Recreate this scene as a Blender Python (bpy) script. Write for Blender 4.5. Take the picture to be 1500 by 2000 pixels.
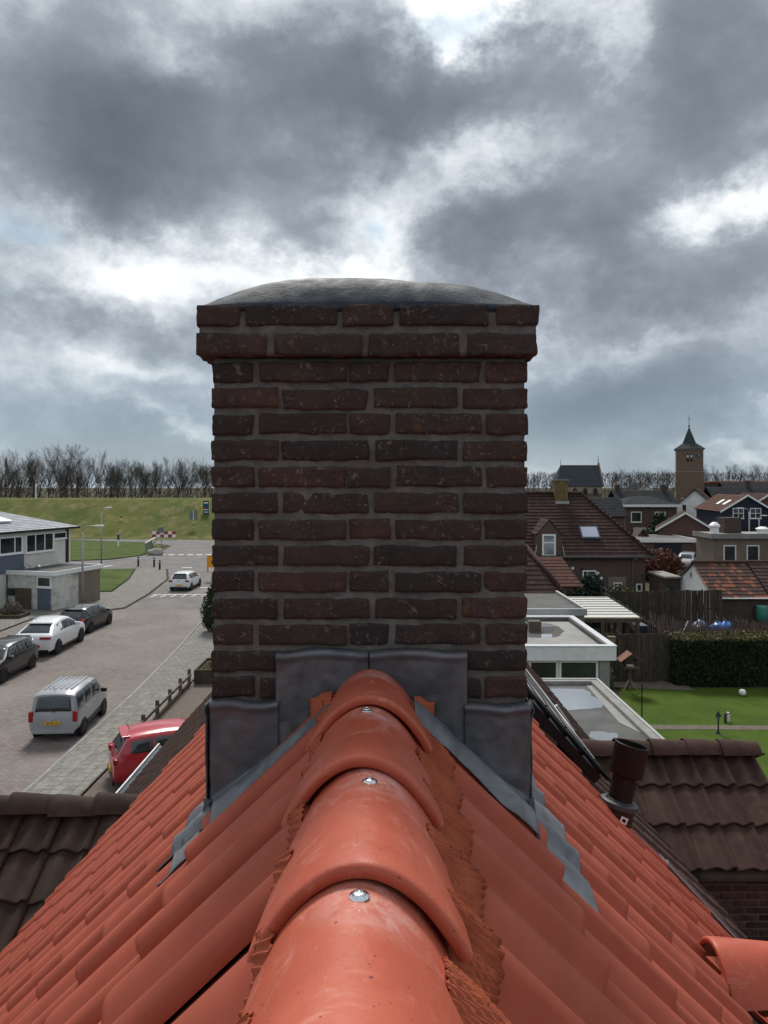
import bpy, bmesh, math, random
from mathutils import Vector, Matrix, noise as mnoise
random.seed(7)
R = math.radians
for o in list(bpy.data.objects): bpy.data.objects.remove(o, do_unlink=True)
scene = bpy.context.scene
C = scene.collection
CAMZ = 8.8
F = 1400.0
HZ = 945.0
# ------------------------------------------------------------------ camera
cam = bpy.data.cameras.new('camera'); camo = bpy.data.objects.new('camera', cam); C.objects.link(camo)
camo.location = (0, 0, CAMZ); camo.rotation_euler = (R(90), 0, 0)
cam.sensor_width = 36; cam.lens = F/2000*36; cam.shift_y = -(1000-HZ)/2000
cam.clip_start = 0.05; cam.clip_end = 3000
scene.camera = camo
# ------------------------------------------------------------------ sun, sky, exposure
SUN_AZ, SUN_EL = R(-8), R(50)
sv = Vector((math.sin(SUN_AZ)*math.cos(SUN_EL), math.cos(SUN_AZ)*math.cos(SUN_EL), math.sin(SUN_EL)))
sl = bpy.data.lights.new('sun', 'SUN'); sl.energy = 1.75; sl.angle = R(16); sl.color = (1.0, .955, .89)
so = bpy.data.objects.new('sun', sl); C.objects.link(so)
so.rotation_euler = (-sv).to_track_quat('-Z', 'Y').to_euler(); so.location = (0, 0, 60)
vs = scene.view_settings
vs.view_transform = 'Standard'; vs.look = 'None'; vs.exposure = 0.95; vs.gamma = 1.0; vs.use_curve_mapping = False

world = bpy.data.worlds.new('World'); scene.world = world; world.use_nodes = True
def build_sky():
    nt = world.node_tree; N = nt.nodes; L = nt.links
    N.clear()
    def nd(t, **k):
        n = N.new(t)
        for a, b in k.items(): setattr(n, a, b)
        return n
    def mth(op, a, b=None, clamp=False):
        n = nd('ShaderNodeMath', operation=op, use_clamp=clamp)
        for i, v in enumerate((a, b)):
            if v is None: continue
            if isinstance(v, (int, float)): n.inputs[i].default_value = v
            else: L.new(v, n.inputs[i])
        return n.outputs[0]
    def vm(op, a, b):
        n = nd('ShaderNodeVectorMath', operation=op)
        for i, v in enumerate((a, b)):
            if isinstance(v, (tuple, list)): n.inputs[i].default_value = v
            else: L.new(v, n.inputs[i])
        return n
    tc = nd('ShaderNodeTexCoord').outputs['Generated']
    def nz(vec, scale, detail, rough, lac=2.1, dist=0):
        n = nd('ShaderNodeTexNoise'); n.inputs['Scale'].default_value = scale
        n.inputs['Detail'].default_value = detail; n.inputs['Roughness'].default_value = rough
        n.inputs['Lacunarity'].default_value = lac; n.inputs['Distortion'].default_value = dist
        L.new(vec, n.inputs['Vector']); return n
    # stretch sideways: clouds are flatter than wide
    st = vm('MULTIPLY', tc, (1.0, 1.0, 1.35)).outputs[0]
    w1 = nz(st, 4.2, 7, .60)
    wv = vm('MULTIPLY', vm('SUBTRACT', w1.outputs['Color'], (.5, .5, .5)).outputs[0], (.36, .36, .25)).outputs[0]
    wd = vm('ADD', tc, wv).outputs[0]
    big = nz(vm('ADD', st, (3.1, 1.7, .4)).outputs[0], 3.1, 8, .54, 2.05, .15)
    fine = nz(vm('ADD', st, vm('MULTIPLY', wv, (.25, .25, .25)).outputs[0]).outputs[0], 9, 8, .62)
    val = mth('ADD', mth('MULTIPLY', mth('SUBTRACT', big.outputs['Fac'], .5), .95), .51)
    blobs = [  # px x, px y, rx, ry, weight : bright breaks and dark masses of the cloud deck in view
        (870, 8, 120, 50, .85), (350, 130, 170, 45, .42), (1110, 120, 70, 130, .40), (900, 320, 130, 60, .50),
        (745, 470, 110, 110, .50), (300, 500, 260, 70, .18), (60, 480, 170, 60, .10), (1290, 430, 140, 36, .30),
        (1460, 410, 100, 40, .28), (1090, 640, 90, 60, .35), (1270, 655, 160, 28, .22), (560, 560, 220, 50, .26),
        (300, 720, 120, 26, .20), (340, 810, 70, 22, .30), (1490, 830, 45, 30, .35), (1410, 893, 60, 12, .3), (1200, 790, 260, 90, -.42), (200, 860, 300, 70, -.22), (1150, 540, 80, 60, -.15),
        (690, 190, 400, 105, -.60), (250, 330, 170, 90, -.46), (60, 130, 200, 150, -.30), (1360, 190, 160, 170, -.38),
        (1010, 430, 230, 85, -.50), (1380, 560, 220, 80, -.32), (140, 590, 180, 55, -.36), (600, 455, 130, 50, -.32),
        (430, 0, 120, 60, .18), (520, 60, 120, 40, -.15)]
    for (px, py, rx, ry, w) in blobs:
        v = Vector(((px-750)/F, 1, (HZ-py)/F)); l = v.length; c = v/l; k = Vector((F*l/rx, F*l/rx, F*l/ry))
        d = nd('ShaderNodeVectorMath', operation='MULTIPLY_ADD'); L.new(wd, d.inputs[0]); d.inputs[1].default_value = k; d.inputs[2].default_value = (-c.x*k.x, -c.y*k.y, -c.z*k.z)
        dt = vm('DOT_PRODUCT', d.outputs[0], d.outputs[0]).outputs['Value']
        g = mth('POWER', math.exp(-.75), dt)
        ma = nd('ShaderNodeMath', operation='MULTIPLY_ADD'); L.new(g, ma.inputs[0]); ma.inputs[1].default_value = w; L.new(val, ma.inputs[2]); val = ma.outputs[0]
    fa = nd('ShaderNodeMapRange'); L.new(val, fa.inputs['Value']); fa.interpolation_type = 'SMOOTHSTEP'
    for k_, v_ in (('From Min', .05), ('From Max', .65), ('To Min', .26), ('To Max', .80)): fa.inputs[k_].default_value = v_
    val = mth('ADD', val, mth('MULTIPLY', mth('SUBTRACT', fine.outputs['Fac'], .5), fa.outputs[0]))
    rv = nd('ShaderNodeMath', operation='MULTIPLY_ADD'); L.new(val, rv.inputs[0]); rv.inputs[1].default_value = 1/1.4; rv.inputs[2].default_value = .3/1.4
    cr = nd('ShaderNodeValToRGB'); L.new(rv.outputs[0], cr.inputs[0])
    e = cr.color_ramp.elements; cr.color_ramp.interpolation = 'B_SPLINE' if False else 'LINEAR'
    pts = [(-.3, (.100, .116, .142)), (0, (.138, .158, .188)), (.2, (.186, .212, .247)), (.36, (.250, .283, .325)), (.50, (.370, .410, .455)),
           (.64, (.52, .56, .60)), (.82, (.75, .78, .795)), (1.1, (1.02, 1.02, 1.0))]
    e[0].position = 0; e[0].color = (*pts[0][1], 1); e[1].position = 1; e[1].color = (*pts[-1][1], 1)
    for p, c in pts[1:-1]:
        q = e.new((p+.3)/1.4); q.color = (*c, 1)
    # low part of the sky: thinner, bluer, smoother
    sep = nd('ShaderNodeSeparateXYZ'); L.new(tc, sep.inputs[0])
    low = nd('ShaderNodeMapRange'); L.new(sep.outputs['Z'], low.inputs['Value'])
    low.inputs['From Min'].default_value = 0.0; low.inputs['From Max'].default_value = .24
    low.inputs['To Min'].default_value = .78; low.inputs['To Max'].default_value = 0
    low.interpolation_type = 'SMOOTHSTEP'
    sky = nd('ShaderNodeTexSky'); sky.sky_type = 'NISHITA'; sky.sun_disc = False
    sky.sun_elevation = SUN_EL; sky.sun_rotation = SUN_AZ
    skys = vm('MULTIPLY', sky.outputs[0], (.09, .09, .09)).outputs[0]
    blue = nd('ShaderNodeMix', data_type='RGBA'); blue.inputs[0].default_value = .13
    lowc = nd('ShaderNodeValToRGB'); L.new(mth('ADD', mth('MULTIPLY', mth('SUBTRACT', val, .4), .8), .5), lowc.inputs[0])
    le = lowc.color_ramp.elements
    le[0].position = .1; le[0].color = (.150, .208, .272, 1); le[1].position = .95; le[1].color = (.62, .67, .69, 1)
    q = le.new(.55); q.color = (.265, .345, .42, 1)
    L.new(lowc.outputs[0], blue.inputs[6]); L.new(skys, blue.inputs[7])
    mx = nd('ShaderNodeMix', data_type='RGBA'); L.new(low.outputs[0], mx.inputs[0])
    L.new(cr.outputs[0], mx.inputs[6]); L.new(blue.outputs[2], mx.inputs[7])
    # small blue holes
    hole = None
    for (px, py, rx, ry) in [(738, 430, 26, 22), (868, 42, 55, 22), (10, 440, 60, 20), (5, 555, 30, 22)]:
        v = Vector(((px-750)/F, 1, (HZ-py)/F)); l = v.length; c = v/l
        wh = vm('ADD', tc, vm('MULTIPLY', wv, (.40, .40, .5)).outputs[0]).outputs[0]
        d = vm('MULTIPLY', vm('SUBTRACT', wh, tuple(c)).outputs[0], (F*l/rx, F*l/rx, F*l/ry)).outputs[0]
        g = mth('EXPONENT', mth('MULTIPLY', vm('DOT_PRODUCT', d, d).outputs['Value'], -.8))
        hole = g if hole is None else mth('ADD', hole, g)
    h2 = nd('ShaderNodeMix', data_type='RGBA'); L.new(mth('MULTIPLY', hole, .6, True), h2.inputs[0])
    L.new(mx.outputs[2], h2.inputs[6])
    bl = vm('ADD', vm('MULTIPLY', skys, (.25, .25, .25)).outputs[0], (.20, .33, .43)).outputs[0]; L.new(bl, h2.inputs[7])
    bg = nd('ShaderNodeBackground'); L.new(h2.outputs[2], bg.inputs[0]); bg.inputs[1].default_value = SKY_STRENGTH
    out = nd('ShaderNodeOutputWorld'); L.new(bg.outputs[0], out.inputs[0])
SKY_STRENGTH = 0.68
build_sky()
world.cycles.sampling_method = 'NONE'

# ------------------------------------------------------------------ helpers
def P(x, y, d): return Vector(((x-750)*d/F, d, CAMZ-(y-HZ)*d/F))
def G(x, y, z=0.0):
    d = (CAMZ-z)*F/(y-HZ); return Vector(((x-750)*d/F, d, z))

class MB:
    def __init__(s): s.v = []; s.f = []; s.uv = {}
    def add(s, vs_, fs_):
        n = len(s.v); s.v += [tuple(v) for v in vs_]; s.f += [tuple(i+n for i in f) for f in fs_]; return s
    def box(s, x0, x1, y0, y1, z0, z1, m=None):
        vs_ = [(x, y, z) for z in (z0, z1) for y in (y0, y1) for x in (x0, x1)]
        if m: vs_ = [m @ Vector(v) for v in vs_]
        return s.add(vs_, [(0, 2, 3, 1), (4, 5, 7, 6), (0, 1, 5, 4), (2, 6, 7, 3), (0, 4, 6, 2), (1, 3, 7, 5)])
    def bbox(s, x0, x1, y0, y1, z0, z1, b):   # box with chamfered edges
        m = bmesh.new(); bmesh.ops.create_cube(m, size=1)
        for v in m.verts: v.co = Vector(((x0+x1)/2+v.co.x*(x1-x0), (y0+y1)/2+v.co.y*(y1-y0), (z0+z1)/2+v.co.z*(z1-z0)))
        bmesh.ops.bevel(m, geom=m.edges[:], offset=b, segments=2, affect='EDGES', profile=.6)
        s.bm(m); m.free(); return s
    def bm(s, m):
        m.verts.index_update(); return s.add([v.co for v in m.verts], [[v.index for v in f.verts] for f in m.faces])
    def quad(s, a, b, c, d): return s.add([a, b, c, d], [(0, 1, 2, 3)])
    def prism(s, poly, z0, z1):               # poly in xy, extruded in z
        n = len(poly); ar = sum(poly[i][0]*poly[(i+1) % n][1]-poly[(i+1) % n][0]*poly[i][1] for i in range(n))
        if ar < 0: poly = poly[::-1]
        vs_ = [(p[0], p[1], z0) for p in poly]+[(p[0], p[1], z1) for p in poly]
        fs_ = [tuple(range(n))[::-1], tuple(range(n, 2*n))]+[(i, (i+1) % n, n+(i+1) % n, n+i) for i in range(n)]
        return s.add(vs_, fs_)
    def extr(s, poly, off):                   # 3d polygon extruded by a vector
        n = len(poly); off = Vector(off); a = [Vector(p) for p in poly]
        return s.add(a+[p+off for p in a], [tuple(range(n)), tuple(range(n, 2*n))[::-1]]+[(i, n+i, n+(i+1) % n, (i+1) % n) for i in range(n)])
    def tube(s, pts, rad, n=8, caps=True):
        pts = [Vector(p) for p in pts]
        if not isinstance(rad, (list, tuple)): rad = [rad]*len(pts)
        rings = []; up = None
        for i, p in enumerate(pts):
            t = (pts[min(i+1, len(pts)-1)]-pts[max(i-1, 0)]).normalized()
            if up is None: up = Vector((0, 0, 1)) if abs(t.z) < .9 else Vector((1, 0, 0))
            a = t.cross(up).normalized(); b = a.cross(t).normalized(); up = b
            rings.append([p+a*(math.cos(k*2*math.pi/n)*rad[i])+b*(math.sin(k*2*math.pi/n)*rad[i]) for k in range(n)])
        vs_ = [v for r in rings for v in r]; fs_ = []
        for i in range(len(pts)-1):
            for k in range(n): fs_.append((i*n+k, (i+1)*n+k, (i+1)*n+(k+1) % n, i*n+(k+1) % n))
        if caps: fs_ += [tuple(range(n)), tuple(range((len(pts)-1)*n, len(pts)*n))[::-1]]
        return s.add(vs_, fs_)
    def lathe(s, prof, n=16, c=(0, 0, 0), m=None):
        vs_ = []; c = Vector(c)
        for (r, z) in prof:
            for k in range(n):
                a = 2*math.pi*k/n; v = Vector((r*math.cos(a), r*math.sin(a), z)); v = (m @ v if m else v)+c; vs_.append(v)
        fs_ = [(i*n+k, i*n+(k+1) % n, (i+1)*n+(k+1) % n, (i+1)*n+k) for i in range(len(prof)-1) for k in range(n)]
        fs_ += [tuple(range(n))[::-1], tuple(range((len(prof)-1)*n, len(prof)*n))]
        return s.add(vs_, fs_)
    def sheet(s, fn, nu, nv, th, nrm=None):   # closed thin sheet; fn(u,v)->Vector
        g = [[Vector(fn(i/nu, j/nv)) for j in range(nv+1)] for i in range(nu+1)]
        def nm(i, j):
            if nrm: return Vector(nrm)
            a = g[min(i+1, nu)][j]-g[max(i-1, 0)][j]; b = g[i][min(j+1, nv)]-g[i][max(j-1, 0)]
            return a.cross(b).normalized()
        top = [g[i][j] for i in range(nu+1) for j in range(nv+1)]
        bot = [g[i][j]-nm(i, j)*th for i in range(nu+1) for j in range(nv+1)]
        k = len(top); ix = lambda i, j: i*(nv+1)+j; fs_ = []
        for i in range(nu):
            for j in range(nv):
                fs_.append((ix(i, j), ix(i+1, j), ix(i+1, j+1), ix(i, j+1)))
                fs_.append((k+ix(i, j), k+ix(i, j+1), k+ix(i+1, j+1), k+ix(i+1, j)))
        bd = [(ix(i, 0), ix(i+1, 0)) for i in range(nu)]+[(ix(nu, j), ix(nu, j+1)) for j in range(nv)] + \
             [(ix(i+1, nv), ix(i, nv)) for i in range(nu-1, -1, -1)]+[(ix(0, j+1), ix(0, j)) for j in range(nv-1, -1, -1)]
        fs_ += [(b, a, a+k, b+k) for a, b in bd]
        return s.add(top+bot, fs_)
    def mesh(s, name, smooth=False, uv=None):
        me = bpy.data.meshes.new(name); me.from_pydata(s.v, [], s.f); me.validate(); me.update()
        if smooth:
            me.polygons.foreach_set('use_smooth', [True]*len(me.polygons))
            if smooth != 'all':
                try: me.set_sharp_from_angle(angle=R(float(smooth) if smooth is not True else 40))
                except Exception: pass
        return me

def link(name, me, mat=None, parent=None, loc=None, rz=None, mw=None):
    o = bpy.data.objects.new(name, me); C.objects.link(o)
    if mat is not None and me is not None and len(me.materials) == 0: me.materials.append(mat)
    if parent is not None: o.parent = parent
    if mw is not None: o.matrix_local = mw
    if loc is not None: o.location = loc
    if rz is not None: o.rotation_euler = (0, 0, rz)
    return o
def part(name, mb, mat, parent, smooth=False, label=None, kind=None):
    o = link(name, mb.mesh(name, smooth), mat, parent)
    if label: o['label'] = label
    if kind: o['kind'] = kind
    return o
def tag(o, label, cat, group=None):
    o['label'] = label; o['category'] = cat
    if group: o['group'] = group
    return o
def thing(name, label, cat, loc=(0, 0, 0), rz=0, group=None):
    o = bpy.data.objects.new(name, None); C.objects.link(o); o.empty_display_size = .2
    o.location = loc; o.rotation_euler = (0, 0, rz); return tag(o, label, cat, group)
def struct(name, mb, mat, smooth=False, parent=None):
    o = link(name, mb.mesh(name, smooth), mat, parent)
    if parent is None: o['kind'] = 'structure'
    return o
def children(o): return [c for c in bpy.data.objects if c.parent == o]
def copy_tree(o, parent=None):
    kids = children(o); c = o.copy(); C.objects.link(c); c.parent = parent
    for k in kids: copy_tree(k, c)
    return c

# ------------------------------------------------------------------ materials
MATS = {}
class NT:
    def __init__(s, name):
        s.m = bpy.data.materials.new(name); s.m.use_nodes = True; s.t = s.m.node_tree; s.N = s.t.nodes; s.L = s.t.links
        s.b = s.N['Principled BSDF']
    def n(s, t, ins=None, **k):
        x = s.N.new(t)
        for a, b in k.items(): setattr(x, a, b)
        for a, b in (ins or {}).items(): s.set(x.inputs[a], b)
        return x
    def set(s, i, v):
        if hasattr(v, 'is_output') or isinstance(v, bpy.types.NodeSocket): s.L.new(v, i)
        elif isinstance(v, (tuple, list)) and len(v) == 3 and i.type == 'RGBA': i.default_value = (*v, 1)
        else: i.default_value = v
    def mth(s, op, a, b=0.0, clamp=False):
        x = s.n('ShaderNodeMath', operation=op, use_clamp=clamp); s.set(x.inputs[0], a); s.set(x.inputs[1], b); return x.outputs[0]
    def mix(s, f, a, b, bt='MIX'):
        x = s.n('ShaderNodeMix', data_type='RGBA', blend_type=bt); s.set(x.inputs[0], f); s.set(x.inputs[6], a); s.set(x.inputs[7], b); return x.outputs[2]
    def coords(s, rnd=True, out='Object'):
        tc = s.n('ShaderNodeTexCoord').outputs[out]
        if not rnd: return tc
        oi = s.n('ShaderNodeObjectInfo').outputs['Random']
        v = s.n('ShaderNodeVectorMath', operation='ADD'); s.L.new(tc, v.inputs[0])
        c = s.n('ShaderNodeCombineXYZ', {0: s.mth('MULTIPLY', oi, 37.0), 1: s.mth('MULTIPLY', oi, 91.0), 2: s.mth('MULTIPLY', oi, 53.0)})
        s.L.new(c.outputs[0], v.inputs[1]); return v.outputs[0]
    def noise(s, vec, scale, detail=5, rough=.55, dist=0.0):
        detail = min(detail, 5)
        return s.n('ShaderNodeTexNoise', {'Vector': vec, 'Scale': scale, 'Detail': detail, 'Roughness': rough, 'Distortion': dist}).outputs['Fac']
    def ramp(s, f, a, b, lo=0.0, hi=1.0, smooth=True):
        x = s.n('ShaderNodeMapRange', {'Value': f, 'From Min': a, 'From Max': b, 'To Min': lo, 'To Max': hi})
        if smooth: x.interpolation_type = 'SMOOTHSTEP'
        return x.outputs[0]
    def bump(s, h, strength=.3, dist=.01, nrm=None):
        i = {'Height': h, 'Strength': strength, 'Distance': dist}
        if nrm is not None: i['Normal'] = nrm
        return s.n('ShaderNodeBump', i).outputs[0]
    def done(s, col=None, rough=None, nrm=None, metal=None, spec=None, **kw):
        for k, v in (('Base Color', col), ('Roughness', rough), ('Normal', nrm), ('Metallic', metal), ('Specular IOR Level', spec)):
            if v is not None: s.set(s.b.inputs[k], v)
        for k, v in kw.items(): s.set(s.b.inputs[k.replace('_', ' ')], v)
        return s.m
def hexlin(r, g, b):
    f = lambda c: (c/255/12.92) if c/255 <= .04045 else ((c/255+.055)/1.055)**2.4
    return (f(r), f(g), f(b))
def basic(name, col, rough=.7, var=.25, scale=4.0, bump=0.0, bscale=60, bdist=.01, metal=0, spec=.4, rnd=.0, dirt=None, dscale=2.0, damt=.5, **kw):
    if name in MATS: return MATS[name]
    t = NT(name); v = t.coords()
    n1 = t.noise(v, scale, 6, .6)
    lo = tuple(c*(1-var) for c in col); hi = tuple(min(1, c*(1+var)) for c in col)
    c = t.mix(t.ramp(n1, .3, .7), lo, hi)
    if rnd:
        oi = t.n('ShaderNodeObjectInfo').outputs['Random']
        c = t.mix(1.0, c, t.n('ShaderNodeCombineColor', {0: t.ramp(oi, 0, 1, 1-rnd, 1+rnd), 1: t.ramp(oi, 0, 1, 1-rnd, 1+rnd), 2: t.ramp(oi, 0, 1, 1-rnd, 1+rnd)}).outputs[0], 'MULTIPLY')
    if dirt:
        n2 = t.noise(v, dscale, 8, .65, .4); c = t.mix(t.ramp(n2, .48, .72, 0, damt), c, dirt)
    nr = t.bump(t.noise(v, bscale, 6, .6), bump, bdist) if bump else None
    MATS[name] = t.done(c, rough, nr, metal, spec, **kw); return MATS[name]

def mat_brickwall(name, c1, c2, mortar, scale=1.0, rough=.85, flat=False):
    if name in MATS: return MATS[name]
    t = NT(name); tc = t.coords(False)
    sp = t.n('ShaderNodeSeparateXYZ', {0: tc})
    cb = t.n('ShaderNodeCombineXYZ', {0: t.mth('ADD', sp.outputs[0], sp.outputs[1]), 1: sp.outputs[2]}).outputs[0]
    b = t.n('ShaderNodeTexBrick', {'Vector': cb, 'Color1': (*c1, 1), 'Color2': (*c2, 1), 'Mortar': (*mortar, 1), 'Scale': 1.0/scale,
            'Mortar Size': .006, 'Brick Width': .22, 'Row Height': .062, 'Mortar Smooth': .3, 'Bias': 0.0})
    n = t.noise(tc, 1.2, 7, .6)
    c = t.mix(t.ramp(n, .35, .75, 0, .35), b.outputs['Color'], tuple(x*.55 for x in c1))
    MATS[name] = t.done(c, rough, t.bump(b.outputs['Fac'], -.5, .006), 0, .25); return MATS[name]

def mat_tile():          # new terracotta-red concrete tile
    t = NT('red_roof_tile'); v = t.coords()
    oi = t.n('ShaderNodeObjectInfo').outputs['Random']
    c = t.mix(t.ramp(t.noise(v, 9, 6, .6), .3, .7), (.372, .080, .044), (.425, .096, .055))
    c = t.mix(t.ramp(oi, 0, 1, 0, .30), c, (.31, .058, .032))
    dust = t.ramp(t.noise(v, 22, 8, .75, .6), .64, .82, 0, .16)
    c = t.mix(dust, c, (.50, .22, .16))
    sc = t.ramp(t.noise(v, 4.2, 6, .7, .8), .72, .80, 0, .40)
    c = t.mix(sc, c, (.54, .30, .25))
    c = t.mix(t.ramp(t.noise(v, 3.1, 4, .6), .60, .75, 0, .4), c, (.24, .050, .034))
    sp = t.ramp(t.noise(v, 260, 2, .5), .70, .78, 0, .35); c = t.mix(sp, c, (.20, .04, .03))
    nr = t.bump(t.noise(v, 420, 4, .6), .10, .003)
    return t.done(c, t.ramp(t.noise(v, 20, 4, .6), .3, .7, .52, .68), nr, 0, .24)
def mat_ridge():
    t = NT('red_ridge_tile'); v = t.coords()
    c = t.mix(t.ramp(t.noise(v, 7, 6, .6, .5), .3, .7), (.42, .080, .041), (.485, .105, .056))
    sp = t.n('ShaderNodeSeparateXYZ', {0: t.coords(False)})
    # wet-looking orange rubs and pale efflorescence streaks (they have shapes of their own)
    wv = t.n('ShaderNodeVectorMath', {0: v, 1: (9, 3.2, 9)}, operation='MULTIPLY').outputs[0]
    c = t.mix(t.ramp(t.noise(wv, 1.5, 5, .6, .8), .60, .74, 0, .75), c, (.52, .085, .030))
    c = t.mix(t.ramp(t.noise(v, 8, 10, .75, 1.2), .52, .76, 0, .60), c, (.66, .33, .27))
    c = t.mix(t.ramp(t.noise(v, 36, 8, .75, .6), .60, .78, 0, .5), c, (.70, .42, .36))
    # chalky patch round the fixing at the far end of each tile
    d = t.n('ShaderNodeVectorMath', {0: t.coords(False), 1: (0.02, .285, .112)}, operation='SUBTRACT').outputs[0]
    ln = t.n('ShaderNodeVectorMath', {0: d}, operation='LENGTH').outputs['Value']
    pt = t.mth('MULTIPLY', t.ramp(ln, .015, .085, 1, 0), t.ramp(t.noise(v, 30, 7, .7, .5), .35, .65, .1, .75))
    c = t.mix(pt, c, (.62, .36, .32))
    c = t.mix(t.ramp(t.noise(v, 150, 2, .5), .70, .74, 0, .85), c, (.10, .025, .02))
    nr = t.bump(t.noise(v, 260, 5, .7), .22, .003); nr = t.bump(t.noise(v, 22, 5, .6), .16, .008, nr)
    return t.done(c, t.ramp(t.noise(v, 12, 6, .65, .5), .35, .7, .42, .66), nr, 0, .36)
def mat_brick():
    t = NT('old_dark_brick'); v = t.coords()
    oi = t.n('ShaderNodeObjectInfo'); r = oi.outputs['Random']
    base = t.n('ShaderNodeValToRGB', {0: r}).outputs[0]
    e = t.N[-1].color_ramp.elements
    e[0].position = 0; e[0].color = (.034, .022, .020, 1); e[1].position = 1; e[1].color = (.086, .040, .030, 1)
    for p, c in ((.3, (.048, .029, .024)), (.55, (.062, .034, .027)), (.75, (.058, .037, .027)), (.9, (.066, .034, .028))):
        q = e.new(p); q.color = (*c, 1)
    n = t.noise(v, 16, 7, .65, .3)
    c = t.mix(t.ramp(n, .35, .65, .0, .55), base, (.026, .018, .018))
    c = t.mix(t.ramp(t.noise(v, 9, 6, .65, .8), .60, .72, 0, .7), c, (.150, .062, .036))
    sp = t.ramp(t.noise(v, 110, 6, .8, .3), .585, .67)
    m = t.ramp(t.noise(v, 11, 4, .6), .38, .62, .1, 1)
    c = t.mix(t.mth('MULTIPLY', sp, t.mth('MULTIPLY', m, .8)), c, (.33, .25, .215))
    c = t.mix(t.mth('MULTIPLY', t.ramp(t.noise(v, 48, 5, .7, .3), .56, .66), t.mth('MULTIPLY', t.ramp(t.noise(v, 13, 3, .6), .42, .62), .55)), c, (.24, .19, .165))
    c = t.mix(t.ramp(t.noise(v, 70, 3, .6), .66, .74, 0, .7), c, (.012, .010, .010))
    nr = t.bump(t.noise(v, 95, 7, .7), .75, .006); nr = t.bump(t.noise(v, 24, 5, .6), .5, .008, nr)
    return t.done(c, .78, nr, 0, .3)
def mat_mortar():
    t = NT('grey_mortar'); v = t.coords(False)
    c = t.mix(t.ramp(t.noise(v, 30, 8, .7), .3, .7), (.110, .096, .089), (.180, .158, .146))
    c = t.mix(t.ramp(t.noise(v, 5, 5, .6), .5, .75, 0, .5), c, (.062, .055, .052))
    nr = t.bump(t.noise(v, 180, 6, .7), .8, .004); nr = t.bump(t.noise(v, 35, 4, .6), .5, .006, nr)
    return t.done(c, .92, nr, 0, .2)
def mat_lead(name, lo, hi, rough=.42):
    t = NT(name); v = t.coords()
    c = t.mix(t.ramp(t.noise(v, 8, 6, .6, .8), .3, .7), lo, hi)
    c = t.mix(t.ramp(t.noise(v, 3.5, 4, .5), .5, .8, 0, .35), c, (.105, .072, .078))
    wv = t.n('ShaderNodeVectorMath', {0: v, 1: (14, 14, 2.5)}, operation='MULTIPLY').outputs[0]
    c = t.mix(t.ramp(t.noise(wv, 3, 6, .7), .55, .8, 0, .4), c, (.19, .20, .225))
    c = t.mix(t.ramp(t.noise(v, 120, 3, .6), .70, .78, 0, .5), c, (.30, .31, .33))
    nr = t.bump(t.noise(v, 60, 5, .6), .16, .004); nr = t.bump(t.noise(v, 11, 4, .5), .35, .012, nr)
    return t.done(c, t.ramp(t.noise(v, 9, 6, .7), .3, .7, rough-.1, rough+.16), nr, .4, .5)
def mat_oldtile(name, c0, c1, moss=.4, scale=1.0):
    t = NT(name); v = t.coords()
    oi = t.n('ShaderNodeObjectInfo').outputs['Random']
    c = t.mix(t.ramp(t.noise(v, 9*scale, 7, .65), .3, .7), c0, c1)
    c = t.mix(t.ramp(oi, 0, 1, 0, .5), c, tuple(x*.6 for x in c0))
    c = t.mix(t.ramp(t.noise(v, 26*scale, 8, .75, .3), .55, .72, 0, .55), c, (.019, .016, .015))
    c = t.mix(t.ramp(t.noise(v, 60*scale, 6, .7), .62, .75, 0, .4), c, (.12, .09, .075))
    c = t.mix(t.ramp(t.noise(v, 5*scale, 7, .7, .4), .62, .74, 0, moss), c, (.040, .046, .014))
    nr = t.bump(t.noise(v, 150*scale, 6, .7), .5, .005)
    return t.done(c, .9, nr, 0, .2)
def mat_uvtile(name, c0, c1, wave=.30, speck=(.02, .015, .014), orange=None, rough=.88):   # far roofs: UV in metres, courses are geometry
    t = NT(name); uv = t.coords(False, 'UV'); v = t.coords(False)
    sp = t.n('ShaderNodeSeparateXYZ', {0: uv})
    w = t.mth('SINE', t.mth('MULTIPLY', sp.outputs[0], 2*math.pi/(wave/2)))
    cell = t.n('ShaderNodeTexWhiteNoise', {'Vector': t.n('ShaderNodeCombineXYZ', {0: t.mth('FLOOR', t.mth('DIVIDE', sp.outputs[0], wave)),
               1: t.mth('FLOOR', t.mth('DIVIDE', sp.outputs[1], .34))}).outputs[0]}, noise_dimensions='2D').outputs['Value']
    c = t.mix(t.ramp(t.noise(v, 1.3, 7, .65), .3, .7), c0, c1)
    c = t.mix(t.ramp(cell, 0, 1, 0, .45), c, tuple(x*.5 for x in c0))
    if orange:
        c = t.mix(t.mth('MULTIPLY', t.ramp(cell, .62, .75, 0, .85), t.ramp(t.noise(v, .45, 3, .5), .40, .55)), c, orange)
    c = t.mix(t.ramp(t.noise(v, 5, 8, .75), .56, .75, 0, .6), c, speck)
    nr = t.bump(w, .8, .03)
    return t.done(c, rough, nr, 0, .2 if rough > .8 else .6)
def mat_glass(name='window_glass', col=(.02, .024, .028), rough=.06):
    if name in MATS: return MATS[name]
    t = NT(name); v = t.coords(); c = t.mix(t.ramp(t.noise(v, .9, 3, .5), .35, .7), col, tuple(x*2.2 for x in col))
    MATS[name] = t.done(c, rough, None, 0, .8); return MATS[name]
def mat_paint(name, col, rough=.28):
    if name in MATS: return MATS[name]
    t = NT(name); v = t.coords(); c = t.mix(t.ramp(t.noise(v, 2, 4, .5), .3, .7), tuple(x*.93 for x in col), tuple(min(1, x*1.05) for x in col))
    MATS[name] = t.done(c, rough, None, 0, .5, Coat_Weight=.6, Coat_Roughness=.06); return MATS[name]
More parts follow.
